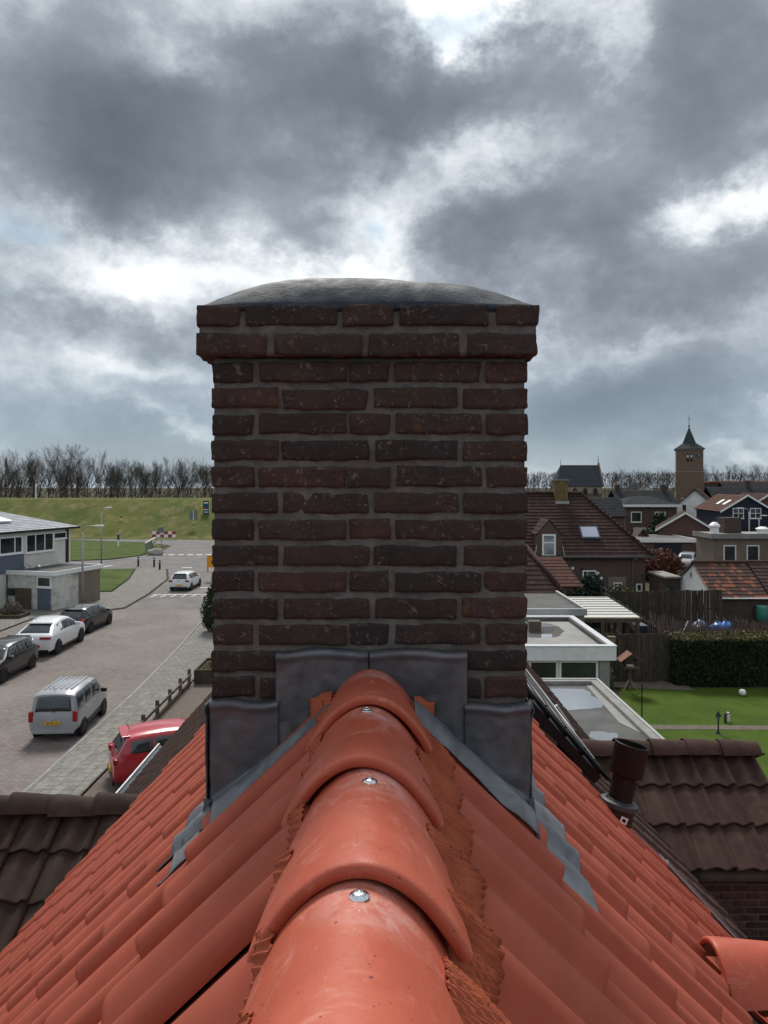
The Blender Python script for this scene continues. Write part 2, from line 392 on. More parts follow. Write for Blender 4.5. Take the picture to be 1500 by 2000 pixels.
def mat_grass(name, c0, c1, c2, s=1.0, bump=.6):
    t = NT(name); v = t.coords(False)
    c = t.mix(t.ramp(t.noise(v, .35*s, 6, .6), .35, .65), c0, c1)
    wv = t.n('ShaderNodeVectorMath', {0: v, 1: (1, .45, 1)}, operation='MULTIPLY').outputs[0]
    c = t.mix(t.ramp(t.noise(wv, .9*s, 8, .7, .5), .46, .70, 0, .8), c, c2)
    c = t.mix(t.ramp(t.noise(v, 9*s, 6, .75), .5, .75, 0, .55), c, tuple(x*.45 for x in c0))
    return t.done(c, .95, t.bump(t.noise(v, 14*s, 7, .75), bump, .08/s), 0, .1)
def mat_pavers():
    t = NT('brick_pavers'); v = t.coords(False)
    rot = t.n('ShaderNodeMapping', {'Vector': v, 'Rotation': (0, 0, R(1.5))}).outputs[0]
    b = t.n('ShaderNodeTexBrick', {'Vector': rot, 'Color1': (.150, .120, .107, 1), 'Color2': (.218, .184, .164, 1), 'Mortar': (.075, .066, .062, 1), 'Scale': 1.0,
            'Mortar Size': .010, 'Brick Width': .21, 'Row Height': .105, 'Mortar Smooth': .2})
    b.offset = .5
    c = b.outputs['Color']
    c = t.mix(t.ramp(t.noise(v, .28, 6, .6, .4), .35, .7, 0, .55), c, (.235, .205, .190))
    c = t.mix(t.ramp(t.noise(v, 3.4, 8, .75), .52, .75, 0, .5), c, (.095, .075, .075))
    c = t.mix(t.ramp(t.noise(v, 1.1, 4, .6), .62, .78, 0, .35), c, (.28, .25, .235))
    return t.done(c, .8, t.bump(b.outputs['Fac'], -.5, .01), 0, .25)
def mat_slabs(name, w, c0, c1):
    t = NT(name); v = t.coords(False)
    b = t.n('ShaderNodeTexBrick', {'Vector': v, 'Color1': (*c0, 1), 'Color2': (*c1, 1), 'Mortar': (.06, .06, .05, 1), 'Scale': 1.0,
            'Mortar Size': .010, 'Brick Width': w, 'Row Height': w, 'Mortar Smooth': .2})
    b.offset = .5
    c = t.mix(t.ramp(t.noise(v, 1.0, 8, .7), .45, .75, 0, .5), b.outputs['Color'], tuple(x*.6 for x in c0))
    return t.done(c, .85, t.bump(b.outputs['Fac'], -.4, .01), 0, .2)

m_tile = mat_tile(); m_ridge = mat_ridge(); m_brick = mat_brick(); m_mortar = mat_mortar()
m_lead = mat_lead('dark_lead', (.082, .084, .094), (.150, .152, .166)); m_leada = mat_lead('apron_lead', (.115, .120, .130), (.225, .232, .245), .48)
m_oldtile = mat_oldtile('weathered_brown_tile', (.060, .034, .028), (.092, .054, .042), .15)
m_oldtile_l = mat_oldtile('weathered_grey_tile', (.042, .029, .023), (.070, .047, .037), .6)
m_zinc = basic('zinc', (.30, .33, .36), .38, .15, 6, .1, 40, metal=.7, dirt=(.12, .12, .12), damt=.4)
m_steel = basic('bright_steel', (.72, .73, .74), .18, .05, 20, metal=1.0)
m_black = basic('black_plastic', (.010, .010, .011), .35, .2)
m_rubber = basic('black_rubber', (.012, .012, .012), .8, .3)
m_white = basic('white_paint', (.82, .82, .80), .5, .06, 3, dirt=(.40, .39, .35), dscale=1.5, damt=.3)
m_frame = basic('white_frame', (.82, .82, .80), .4, .05)
m_asphalt = basic('asphalt', (.155, .145, .140), .9, .18, .6, .3, 40, dirt=(.09, .085, .083), dscale=.7, damt=.5)
m_marking = basic('road_paint', (.62, .61, .58), .8, .12, 3, dirt=(.2, .19, .18), dscale=5, damt=.5)
m_conc = basic('grey_concrete', (.26, .25, .235), .9, .15, 3, .3, 30, dirt=(.15, .145, .13), dscale=1.5, damt=.5)
m_wood = basic('weathered_wood', (.105, .080, .058), .9, .3, 6, .4, 30, dirt=(.05, .055, .035), dscale=3, damt=.5, rnd=.18)
m_woodd = basic('dark_fence_wood', (.060, .047, .036), .9, .3, 5, .4, 30, dirt=(.035, .042, .025), dscale=2, damt=.6, rnd=.25)
m_glass = mat_glass(); m_glassp = mat_glass('pale_window_glass', (.16, .18, .20), .10)
m_chrome = basic('chrome', (.6, .6, .62), .2, .05, metal=1)
m_gal = basic('galvanised_steel', (.36, .37, .37), .5, .1, 8, metal=.6)
m_tyre = basic('tyre', (.016, .016, .017), .85, .2)
m_rim = basic('alloy_rim', (.32, .33, .34), .35, .1, metal=.8)
m_tail = basic('red_lens', (.30, .012, .012), .2, .15, 8)
m_plate = basic('yellow_plate', (.75, .42, .02), .5, .05)
m_ink = basic('black_ink', (.012, .012, .012), .6, .1)
m_water = NT('rain_water').done((.72, .74, .76), .02, None, .8, .8)

# ================================================================== GROUND, STREET, DIKE
def poly_sheet(name, pts, z, mat, parent=None, thick=None):
    b = bmesh.new(); vs_ = [b.verts.new((p[0], p[1], z)) for p in pts]; f = b.faces.new(vs_)
    f.normal_update()
    if f.normal.z < 0: f.normal_flip()
    if thick:
        r = bmesh.ops.extrude_face_region(b, geom=[f]); 
        for v in r['geom']:
            if isinstance(v, bmesh.types.BMVert): v.co.z -= thick
        bmesh.ops.recalc_face_normals(b, faces=b.faces[:])
    bmesh.ops.triangulate(b, faces=b.faces[:])
    me = bpy.data.meshes.new(name); b.to_mesh(me); b.free()
    o = link(name, me, mat, parent)
    if parent is None: o['kind'] = 'structure'
    return o
m_earth = mat_grass('rough_ground', (.055, .058, .030), (.085, .078, .045), (.11, .095, .062), .6)
m_lawn = mat_grass('lawn_grass', (.048, .086, .011), (.070, .110, .016), (.066, .092, .022), 2.0, .5)
m_lawn2 = mat_grass('verge_grass', (.050, .085, .020), (.080, .115, .028), (.12, .12, .045), 1.0)
m_dike = mat_grass('dike_grass', (.066, .088, .020), (.110, .122, .030), (.21, .175, .080), .5)
m_pavers = mat_pavers()
m_slabs = mat_slabs('grey_slabs', .30, (.175, .168, .148), (.225, .215, .190))
m_slab1 = basic('concrete_slab', (.200, .192, .168), .88, .2, 5, .3, 40, rnd=.14, dirt=(.12, .118, .10), dscale=3, damt=.5)
gb = MB(); gb.quad((-900, -60, -.03), (900, -60, -.03), (900, 1500, -.03), (-900, 1500, -.03)); struct('ground', gb, m_earth)
def pg(*px): return [G(x, y) for x, y in px]
poly_sheet('street', [(-22.6, 4), (-10.25, 4), (-10.25, 21), (-10.5, 30), (-11.0, 38), (-11.7, 46), (-13.0, 50.5), (-18.2, 50.5), (-19.5, 49.3), (-22.8, 47)], .0, m_pavers)
poly_sheet('junction_road', [(-18.2, 50.52), (-13.0, 50.52), (-12.4, 56), (-4, 60), (0, 66), (0, 108), (-28, 112.5), (-36, 114.2), (-52, 118), (-90, 122), (-90, 119),
           (-52, 113.5), (-36, 108), (-30.2, 102), (-29.2, 95), (-29.5, 88), (-31.5, 83), (-38, 80.5), (-60, 80.5), (-60, 74.5), (-32, 73.6), (-26, 74.5), (-22.3, 74), (-19.8, 66), (-18.6, 57)], .0, m_asphalt)
# pavement on the near side, with its kerb
pv = poly_sheet('pavement', [(-10.15, 4), (-8.5, 4), (-8.5, 33), (-9.4, 46), (-10.6, 60), (-12.2, 57), (-12.6, 51), (-11.55, 46), (-10.88, 38), (-10.4, 30), (-10.15, 21)], .08, m_slabs)
kb = MB()
kp = [(-10.2, 4), (-10.2, 21), (-10.45, 30), (-10.95, 38), (-11.65, 46), (-12.9, 51), (-12.4, 57)]
for a, b in zip(kp, kp[1:]):
    n = max(1, int(math.hypot(b[0]-a[0], b[1]-a[1])))
    for i in range(n):
        p0 = Vector((*a, 0)).lerp(Vector((*b, 0)), i/n); p1 = Vector((*a, 0)).lerp(Vector((*b, 0)), (i+.985)/n)
        kb.extr([(p0.x-.06, p0.y, -.02), (p0.x+.06, p0.y, -.02), (p0.x+.06, p0.y, .09), (p0.x-.05, p0.y, .085)], p1-p0)
struct('kerb', kb, m_conc)
# single paving slabs where they show
sm = MB().bbox(0, .294, 0, .294, -.03, .018, .006).mesh('slab')
sm.materials.append(m_slab1)
for r_ in range(36):
    for c_ in range(5):
        x0 = -10.02+c_*.3+random.uniform(-.002, .002); y0 = 19.2+r_*.3
        o = link('slab', sm, None, pv, (x0+(-.02 if y0 > 25 else 0), y0, .08+random.uniform(-.003, .004)))
# kerb and footway on the far side
poly_sheet('far_footway', [(-40, 30), (-23.0, 30), (-22.9, 46.5), (-19.8, 49.3), (-18.4, 50.8), (-18.8, 57), (-20.0, 66), (-22.6, 74.2), (-25.6, 74.2), (-23.4, 66), (-22.0, 58), (-26.5, 58), (-40, 58)], .06, m_slabs, None, .1)
poly_sheet('corner_lawn', [(-22.2, 58.4), (-23.5, 66), (-25.7, 73.6), (-31, 73), (-60, 74), (-60, 58.4)], .085, m_lawn2)
poly_sheet('island_lawn', [(-60, 81), (-38, 81), (-31.9, 83.6), (-30, 88), (-30.0, 95), (-31, 101.5), (-36.5, 107.3), (-52, 112.6), (-60, 114), (-90, 117), (-90, 81)], .05, m_lawn2)
# road markings: dashed give-way teeth across the two ramps
mk = MB()
for i in range(16):
    x = -18.1+i*.78; y = 56.6+.06*i
    mk.prism([(x, y), (x+.16, y+.02), (x+.02, y-1.0), (x-.10, y-1.0)], .006, .012)
    mk.prism([(x-.2, y+.05), (x+.6, y+.1), (x+.6, y+.35), (x-.2, y+.3)], .006, .0125)
for i in range(20):
    x = -29.0+i*1.15; y = 88.5
    mk.prism([(x, y), (x+.7, y), (x+.7, y+.9), (x, y+.9)], .006, .012)
mk.prism([(-15.6, 60.6), (-14.4, 60.6), (-14.4, 60.95), (-15.6, 60.95)], .006, .012)
mk.prism([(-21.2, 75), (-20.2, 75), (-20.2, 75.5), (-21.2, 75.5)], .006, .012)
mk.prism([(-29.6, 77.5), (-29.2, 77.5), (-29.9, 74.5), (-30.3, 74.5)], .006, .012)
for (x, y) in [(-22.6, 40.6), (-22.6, 46), (-22.7, 35.2)]: mk.prism([(x, y), (x+2.3, y), (x+2.3, y+.12), (x, y+.12)], .004, .008)
struct('road_marking', mk, m_marking)
# yard of gravel beside the pavement
m_gravel = basic('brown_gravel', (.125, .100, .080), .95, .35, 18, .8, 22, .03, dirt=(.22, .19, .16), dscale=12, damt=.6)
poly_sheet('gravel_yard', [(-8.45, 10), (-3.5, 10), (-3.5, 36), (-8.45, 34)], .05, m_gravel)
# dike
dk = MB()
prof = [(113.5, .02), (117, .35), (121, 1.5), (126, 3.2), (131, 5.0), (134, 5.85), (137, 6.05), (143, 6.05), (147, 4.9), (158, 1.5), (166, 0)]
nx = 70; X0, X1 = -330, 6
rows = []
for i in range(nx+1):
    x = X0+(X1-X0)*i/nx; k = 1.0 if x < -12 else max(0.0, (4-x)/16.0)
    off = 0 if x < -45 else -6*((x+45)/40)**2
    rows.append([(x, y+off+.5*mnoise.noise(Vector((x*.08, y*.1, 1))), z*k+(.12*mnoise.noise(Vector((x*.15, y*.2, 3))) if .3 < z < 5.9 else 0)-.02) for y, z in prof])
for i in range(nx):
    for j in range(len(prof)-1): dk.quad(rows[i][j], rows[i+1][j], rows[i+1][j+1], rows[i][j+1])
struct('dike', dk, m_dike, 'all')

# ================================================================== TREES, SHRUBS
m_bark = basic('bare_bark', (.052, .044, .037), .95, .3, 1.2, .4, 6)
m_twig = basic('bare_twigs', (.060, .048, .038), .95, .25, .5)
def tree_mesh(seed, H, spread, slim=1.0, twigs=1.0):
    rnd = random.Random(seed); tr = MB(); cr = MB()
    def grow(p, d, ln, r, lv):
        pts = [p]; rad = [r]; q = p; dd = d
        ns = 3 if lv < 3 else 2
        for i in range(ns):
            dd = (dd+Vector((rnd.uniform(-1, 1), rnd.uniform(-1, 1), rnd.uniform(-.2, .5)))*(.10 if lv == 0 else .20)).normalized()
            q = q+dd*(ln/ns); pts.append(q); rad.append(r*(1-.55*(i+1)/ns) if lv else r*(1-.45*(i+1)/ns))
        (tr if lv < 2 else cr).tube(pts, rad, 6 if lv == 0 else (4 if lv == 1 else 3), False)
        if lv >= 4: return
        k = (rnd.randint(6, 8), rnd.randint(5, 6), rnd.randint(5, 6), int(5*twigs))[lv]
        for i in range(k):
            t = rnd.uniform(.50 if lv == 0 else .22, 1.0) if i < k-1 else 1.0
            a = t*ns; i0 = min(int(a), ns-1); b = pts[i0].lerp(pts[i0+1], a-i0); rr = rad[i0]+(rad[i0+1]-rad[i0])*(a-i0)
            ax = Vector((rnd.gauss(0, 1), rnd.gauss(0, 1), rnd.gauss(0, .35))); ax = (ax-ax.dot(dd)*dd).normalized()
            ang = rnd.uniform(.3, .75)*(.75 if lv == 0 else 1)*spread
            nd_ = (dd*math.cos(ang)+ax*math.sin(ang)+Vector((0, 0, .25))).normalized()
            if i == k-1: nd_ = (dd+ax*.15).normalized()
            grow(b, nd_, ln*rnd.uniform(.50, .72)*(1.08-.25*t), max(rr*rnd.uniform(.40, .62), .0082), lv+1)
    grow(Vector((0, 0, -.3)), Vector((0, 0, 1)), H*.62, H*.0125*slim, 0)
    zm = max(v[2] for v in cr.v); k = H/zm
    for b in (tr, cr): b.v = [(v[0]*k*slim, v[1]*k*slim, v[2]*k) for v in b.v]
    a = tr.mesh('trunk', 'all'); c = cr.mesh('crown', 'all'); a.materials.append(m_bark); c.materials.append(m_twig)
    return a, c
TREES = [tree_mesh(11+i, 10.0, (1.0, .75, 1.15, .85, .7, 1.05)[i], (1, .8, 1.15, .9, .7, 1.0)[i], 1.0) for i in range(6)]+[tree_mesh(51+i, 10.0, (.6, 1.25, .9, .8)[i], (.75, 1.1, .85, 1.0)[i], .9) for i in range(4)]
def bare_tree(kind, x, y, z, h, label, group, rz):
    t = thing('bare_tree', label, 'tree', (x, y, z), rz, group); s = h/10.0; t.scale = (s, s, s)
    link('trunk', TREES[kind][0], None, t); link('crown', TREES[kind][1], None, t)
    return t
rt = random.Random(3)
LBL = 'leafless tree in the long row behind the grass dike'
# the wood behind the dike: (px x, px top y, kind)
front = [(8, 872, 1), (38, 870, 0), (62, 872, 3), (95, 862, 0), (128, 858, 2), (150, 872, 0), (168, 885, 5), (190, 873, 4), (218, 893, 1), (243, 890, 0), (258, 893, 5),
         (285, 895, 4), (305, 888, 3), (332, 884, 4), (350, 888, 1), (372, 892, 4), (398, 893, 3), (420, 890, 4)]
for i, (px, py, k) in enumerate(front):
    d = rt.uniform(150, 164); p = P(px, py, d)
    lab = LBL
    if i == 4: lab = 'tallest, broadest leafless tree of the row behind the grass dike'
    bare_tree(k, p.x, d, 1.2, p.z-1.2, lab, 'leafless trees in the row behind the dike', rt.uniform(0, 6.28))
for i in range(48):
    px = rt.uniform(-90, 470); d = rt.uniform(166, 205); p = P(px, rt.uniform(886, 912), d)
    bare_tree(rt.randint(0, 9), p.x, d, 0, p.z, LBL, 'leafless trees in the row behind the dike', rt.uniform(0, 6.28))
for i in range(46):
    px = 1020+i*11.5+rt.uniform(-6, 6); d = rt.uniform(300, 360); py = rt.uniform(908, 924)+(8 if px < 1200 else 0)-(8 if px > 1380 else 0); p = P(px, py, d)
    bare_tree(rt.randint(0, 9), p.x, d, 0, p.z, 'leafless tree on the horizon behind the church and village roofs', 'leafless trees on the village horizon', rt.uniform(0, 6.28))
for (px, py, d, k, lab) in [(1220, 914, 175, 0, 'round leafless tree between the church nave and the tower'), (1250, 918, 170, 2, 'leafless tree left of the church tower'), (1300, 915, 180, 5, 'leafless tree just left of the tower foot')]:
    p = P(px, py, d); bare_tree(k, p.x, d, 0, p.z, lab, None, .5)

def foliage(name, parent, mat, blobs, n, size, seed=1, flat=.5):
    rnd = random.Random(seed); b = MB(); tot = sum(w[6] if len(w) > 6 else 1 for w in blobs)
    for w in blobs:
        cx, cy, cz, rx, ry, rz = w[:6]; m = int(n*(w[6] if len(w) > 6 else 1)/tot)
        for i in range(m):
            v = Vector((rnd.gauss(0, 1), rnd.gauss(0, 1), rnd.gauss(0, 1))).normalized(); k = rnd.uniform(.55, 1.05)
            p = Vector((cx+v.x*rx*k, cy+v.y*ry*k, max(.02, cz+v.z*rz*k)))
            a = (v*.6+Vector((rnd.gauss(0, .6), rnd.gauss(0, .6), rnd.gauss(0, .6)))).normalized(); u = a.orthogonal().normalized(); u.rotate(Matrix.Rotation(rnd.uniform(0, 6.28), 3, a)); w2 = a.cross(u)
            s = size*rnd.uniform(.6, 1.3)
            b.quad(p-u*s-w2*s*flat, p+u*s*.3-w2*s*flat*1.1, p+u*s*1.2+w2*s*flat*.2, p-u*s*.2+w2*s*flat)
    return part(name, b, mat, parent)
def leafmat(name, c0, c1):
    if name in MATS: return MATS[name]
    t = NT(name); v = t.coords(False); c = t.mix(t.ramp(t.noise(v, 3, 5, .6), .35, .65), c0, c1)
    c = t.mix(t.ramp(t.noise(v, 20, 3, .6), .4, .7), c, tuple(x*.55 for x in c0)); MATS[name] = t.done(c, .7, None, 0, .25); return MATS[name]
m_lf_dark = leafmat('conifer_green', (.016, .036, .024), (.026, .052, .034))
m_lf_ever = leafmat('evergreen_leaf', (.025, .045, .018), (.050, .075, .028))
m_lf_hedge = leafmat('hedge_leaf', (.022, .032, .012), (.044, .058, .020))
m_lf_brown = leafmat('dead_hedge_leaf', (.13, .105, .040), (.19, .15, .06))
m_lf_red = leafmat('copper_leaf', (.13, .045, .030), (.19, .072, .045))
m_lf_yel = leafmat('laurel_leaf', (.06, .075, .025), (.13, .125, .05))
m_lf_dry = leafmat('dry_stalks', (.14, .105, .085), (.20, .16, .14))
m_lf_grey = leafmat('lavender_leaf', (.10, .10, .11), (.16, .155, .16))
def shrub(name, label, cat, loc, blobs, mat, n, size, seed, stem_h=.5, group=None):
    t = thing(name, label, cat, loc, 0, group)
    foliage('foliage', t, mat, blobs, n, size, seed)
    sb = MB(); rnd = random.Random(seed)
    for i in range(5): sb.tube([(rnd.uniform(-.05, .05), rnd.uniform(-.05, .05), -.05), (rnd.uniform(-.3, .3)*blobs[0][3], rnd.uniform(-.3, .3)*blobs[0][4], stem_h)], [.03, .012], 5)
    part('stem', sb, m_bark, t); return t
# undergrowth at the foot of the wood
ub = MB(); ru = random.Random(5)
for i in range(16000):
    x = ru.uniform(-160, -15); y = ru.uniform(152, 172); z = 9.5*ru.random()**1.6
    a = ru.uniform(0, 3.14); s = ru.uniform(.3, .9); ub.quad((x, y, z), (x+math.cos(a)*.05+.10, y+.05, z), (x+math.cos(a)*s+.05, y+math.sin(a)*s, z+s*1.6), (x+math.cos(a)*s, y+math.sin(a)*s, z+s*1.6))
o = part('undergrowth', ub, m_twig, None); o['kind'] = 'stuff'; o['label'] = 'dark thicket of brushwood at the foot of the wood'; o['category'] = 'brushwood'
fb = MB()
for i in range(16000):
    x = ru.uniform(-40, 260); y = ru.uniform(330, 380); z = 13.5*ru.random()**1.2
    a = ru.uniform(0, 3.14); s = ru.uniform(.4, 1.2); fb.quad((x, y, z), (x+math.cos(a)*.12+.22, y+.1, z), (x+math.cos(a)*s+.1, y+math.sin(a)*s, z+s*1.6), (x+math.cos(a)*s, y+math.sin(a)*s, z+s*1.6))
o = part('far_brushwood', fb, m_twig, None); o['kind'] = 'stuff'; o['label'] = 'far belt of bare brushwood along the village horizon'; o['category'] = 'brushwood'

# ================================================================== THE HOUSE UNDER THE CAMERA
AL = R(47.5); TT = math.tan(AL); TAU = R(4.3); BE = AL-TAU; H0 = .385; RX = -.03      # roof pitch, tile tilt, apex depth, ridge x
TW, GA = .30, .345; DX1 = .378; GX = GA*math.cos(AL)
YV = {-1: 5.6, 1: 4.05}                        # where the new tiles stop on either side
def planez(dx, drop=0.0): return CAMZ-(H0+.03+drop)-TT*dx
def prof_z(x):
    z = 0.0
    if abs(x-.135) < .098: z = .041*.5*(1+math.cos(math.pi*(x-.135)/.098))
    if x > .285: z = .045*.5*(1+math.cos(math.pi*(x-.285)/.069))
    elif x > .232: z = max(z, .045*.5*(1+math.cos(math.pi*(x-.285)/.053)))
    return z
YOFF = {-1: 1.848, 1: 1.205}
def tilesurf(side, dx, Y):
    k = max(0, math.ceil((dx-DX1)/GX-1e-6)); dk_ = DX1+k*GX
    xl = ((YOFF[-1]-Y) if side < 0 else (Y-YOFF[1])) % TW
    if xl < .018: xl2 = xl+TW
    else: xl2 = xl
    z = planez(dk_)+(dk_-dx)*math.tan(BE)
    return z+max(prof_z(xl), prof_z(xl2) if xl < .018 else 0)/math.cos(BE)
def tile_mesh(name, seg=26, th=.015, L=.43, step=False):
    b = MB(); xs = [.0+.318*i/seg for i in range(seg+1)]
    ys = [(0.0, -.0045), (.004, -.001), (.014, 0.0), (L, 0.0)]
    g = []
    for (y, dz) in ys: g.append([(x, y+(.006*max(0, (x-.30)/.018)**2 if y < .02 else 0), prof_z(x)+dz) for x in xs])
    n = seg+1
    vs_ = [v for r_ in g for v in r_]; fs_ = []
    for j in range(len(ys)-1):
        for i in range(seg): fs_.append((j*n+i, j*n+i+1, (j+1)*n+i+1, (j+1)*n+i))
    k = len(vs_); vs_ += [(x, .002, prof_z(x)-th) for x in xs]+[(x, L, prof_z(x)-th) for x in xs]
    for i in range(seg):
        fs_.append((i+1, i, k+i, k+i+1)); fs_.append((k+i+1, k+i, k+n+i, k+n+i+1)); fs_.append((3*n+i, 3*n+i+1, k+n+i+1, k+n+i))
    fs_.append((0, n, 2*n, 3*n, k+n, k)); fs_.append((seg, k+seg, k+n+seg, 3*n+seg, 2*n+seg, n+seg))
    b.add(vs_, fs_); return b
tile_me = tile_mesh('roof_tile').mesh('roof_tile', 50); tile_me.materials.append(m_tile)
otile_me = tile_mesh('old_tile', 18).mesh('old_tile', 50); otile_me.materials.append(m_oldtile)
otileL_me = tile_mesh('old_tile_grey', 18).mesh('old_tile_grey', 50); otileL_me.materials.append(m_oldtile_l)
def tile_matrix(right, up, pos):
    n = right.cross(up); m = Matrix.Identity(4)
    for i in range(3): m[i][0] = right[i]; m[i][1] = up[i]; m[i][2] = n[i]; m[i][3] = pos[i]
    return m
house = thing('red_roofed_house', 'house with new red tiled roof, red ridge and dark brick chimney in front', 'house')
hb = MB(); hb.box(-3.75, 3.7, -3, 4.8, 0, 4.3)
part('wall', hb, mat_brickwall('dark_red_brickwork', (.085, .036, .028), (.115, .052, .038), (.14, .125, .11)), house)
rb = MB()                                     # boarding under the tiles
for s in (-1, 1):
    e = 4.05; a = Vector((RX, 0, planez(0, .10))); q = Vector((RX+s*e, 0, planez(e, .10)))
    rb.extr([(a.x, -1.2, a.z), (q.x, -1.2, q.z), (q.x, YV[s]-.02, q.z), (a.x, YV[s]-.02, a.z)][::s], (0, 0, -.05))
roof = part('roof', rb, m_woodd, house)
XG = (2.35, CAMZ-1.52)                       # cross gable on the right of the roof: ridge y, ridge z
def cross_z(y): return XG[1]-.13-1.0*abs(y-XG[0])
restT = MB(); nt_ = 0; rj = random.Random(9)
tv = [v.co.copy() for v in tile_me.vertices]; tf = [tuple(p.vertices) for p in tile_me.polygons]
for s in (-1, 1):
    right = Vector((0, -1, 0)) if s < 0 else Vector((0, 1, 0))
    for j in range(-12, 24):
        y0 = YOFF[s]+j*TW; yc = y0+(-.15 if s < 0 else .15)
        if yc < -1.0 or yc+.16 > YV[s]+.05: continue
        for k in range(0, 16):
            dx = DX1+k*GX
            if dx > 4.1: break
            if 1.76 < yc < 2.17 and dx < .62 and False: continue
            if s > 0 and planez(dx-.12) < cross_z(yc)-.02 and dx > .9: continue
            if s > 0 and dx > 1.2 and 1.8 < yc < 2.75: continue
            up = Vector((-s*math.cos(BE), 0, math.sin(BE)))
            jr = Matrix.Rotation(rj.gauss(0, .0035), 3, 'Z') @ Matrix.Rotation(rj.gauss(0, .002), 3, 'Y')
            m = tile_matrix(jr @ right, jr @ up, (RX+s*dx, y0+rj.gauss(0, .0015), planez(dx)+rj.gauss(0, .0012)))
            px = 750+F*(RX+s*dx)/max(yc, .01); py = HZ+F*(CAMZ-planez(dx))/max(yc, .01)
            if yc > .2 and -130 < px < 1630 and py < 2180:
                link('roof_tile', tile_me, None, roof, mw=m)
            else:
                restT.add([m @ v for v in tv], tf)
o = part('roof_tile_rest', restT, m_tile, roof, 50, None, 'stuff')

# ---- ridge tiles with their screws
def ridge_mesh(length, lipdir=True):
    b = MB(); n = 40; R0 = .112; rows_ = []
    pr = [(.006, .1190), (.003, .1200), (.0005, .1225), (-.001, .1310), (.0005, .1350), (.004, .1375), (.010, .1385), (.03, .1378), (.07, .1350), (.12, .1312), (.18, .1262), (.25, .1205), (.31, .1160), (length, .1125)]
    pi_ = [(.010, .1185), (.05, .1175), (.12, .1100), (length, .0960)]
    def ring(y, r):
        out = []
        for i in range(n+1):
            u = -1+2*i/n; u = math.copysign(abs(u)**.9, u)
            x = .925*r*u; z = r-.80*r*(abs(u)**2.0*.94+.06*abs(u)**7)
            out.append((x, y+.0016*mnoise.noise(Vector((x*30, y*9, z*30)))+.003*u*u, z+.0012*mnoise.noise(Vector((x*14, y*5, z*14+4)))))
        return out
    g = [ring(y, r) for y, r in pr]; h = [ring(y, r) for y, r in pi_]
    m = n+1
    allr = g+h[::-1]
    vs_ = [v for r_ in allr for v in r_]; fs_ = []
    for j in range(len(allr)-1):
        for i in range(n): fs_.append((j*m+i, j*m+i+1, (j+1)*m+i+1, (j+1)*m+i))
    for e in (0, n): 
        f = [j*m+e for j in range(len(allr)-1)]; fs_.append(tuple(f) if e else tuple(f[::-1]))
    b.add(vs_, fs_); return b
CREST = CAMZ-.45; ZC = CREST-.112
rme = ridge_mesh(.365).mesh('ridge_tile', 55); rme.materials.append(m_ridge)
sc = MB()
sc.lathe([(.0105, 0), (.0115, .0012), (.0112, .0026), (.0088, .0036), (.0076, .0044), (.0070, .0058), (.0052, .0066), (.0034, .0067), (.0029, .0052), (.001, .0052)], 24)
scme = sc.mesh('screw', 30); scme.materials.append(m_steel)
for i, yl in enumerate([-.46, -.146, .168, .484, .80, 1.116, 1.434]):
    w = Matrix.Translation((RX+rj.gauss(0, .002), yl, ZC)) @ Matrix.Rotation(rj.gauss(0, .006), 4, 'Z') @ Matrix.Rotation(R(.15), 4, 'X')
    if i == 6: w = w @ Matrix.Diagonal((1, .84, 1, 1))
    o = link('ridge_tile', rme, None, house, mw=w)
    if i < 6:
        link('screw', scme, None, o, mw=Matrix.Translation((.002+rj.gauss(0, .004), .285-(.02 if i == 4 else 0), .1172)) @ Matrix.Rotation(rj.gauss(0, .05), 4, 'X'))
    else:
        hb2 = MB().lathe([(.0075, 0), (.0075, .0018), (.0001, .0018)], 12); part('screw_hole', hb2, m_black, o).location = (.0, .340, .1115)
for yl in [2.24, 2.56, 2.88, 3.2, 3.52, 3.84, 4.16, 4.48, 4.8, 5.12]:
    link('ridge_tile', rme, None, house, mw=Matrix.Translation((RX, yl, ZC)))
# ---- pleated ridge roll on both flanks
m_roll = NT('pleated_ridge_roll')
_v = m_roll.coords(); m_roll = m_roll.done(m_roll.mix(m_roll.ramp(m_roll.noise(_v, 18, 6, .65), .3, .7), (.30, .062, .028), (.41, .098, .044)), .7, m_roll.bump(m_roll.noise(_v, 200, 5, .7), .4, .004), 0, .25)
def roll_strip(s, ya, yb, wid, amp):
    b = MB(); ny = int((yb-ya)/.0013); ns = 8; rr = random.Random(4+s)
    def fn(u, v):
        Y = ya+(yb-ya)*u
        fr = ((Y+.03*mnoise.noise(Vector((Y*6, s, 0))))/.15) % 1; tri = fr/.88 if fr < .88 else (1-fr)/.12
        w = wid-amp*.5+amp*tri+.004*mnoise.noise(Vector((Y*40, 0, s)))
        dx = .095+(w-.095)*v
        zt = tilesurf(s, dx, Y)
        zt = max(zt, .5*(tilesurf(s, dx, Y-.03)+tilesurf(s, dx, Y+.03)))+.005
        top = ZC+.022
        z = max(zt, top-(dx-.095)*1.75) if v < .5 else zt
        z = zt+(max(zt, top-(dx-.095)*1.6)-zt)*(1-v)**.7
        ph = (Y-.55*(dx-.095)+.004*mnoise.noise(Vector((Y*9, dx*12, s))))/.0105*2*math.pi
        sn = math.sin(ph); a_ = .0055*(.55+.9*abs(mnoise.noise(Vector((Y*8, dx*20, 2)))))
        return Vector((RX+s*(dx+a_*.6*sn), Y, z+a_*(abs(sn)**.8-.4)+.003))
    b.sheet(fn, ny, ns, .0025*-s)
    return b
part('ridge_roll', roll_strip(1, .30, 1.735, .158, .040), m_roll, house, 'all')
part('ridge_roll', roll_strip(-1, .30, 1.735, .116, .010), m_roll, house, 'all')
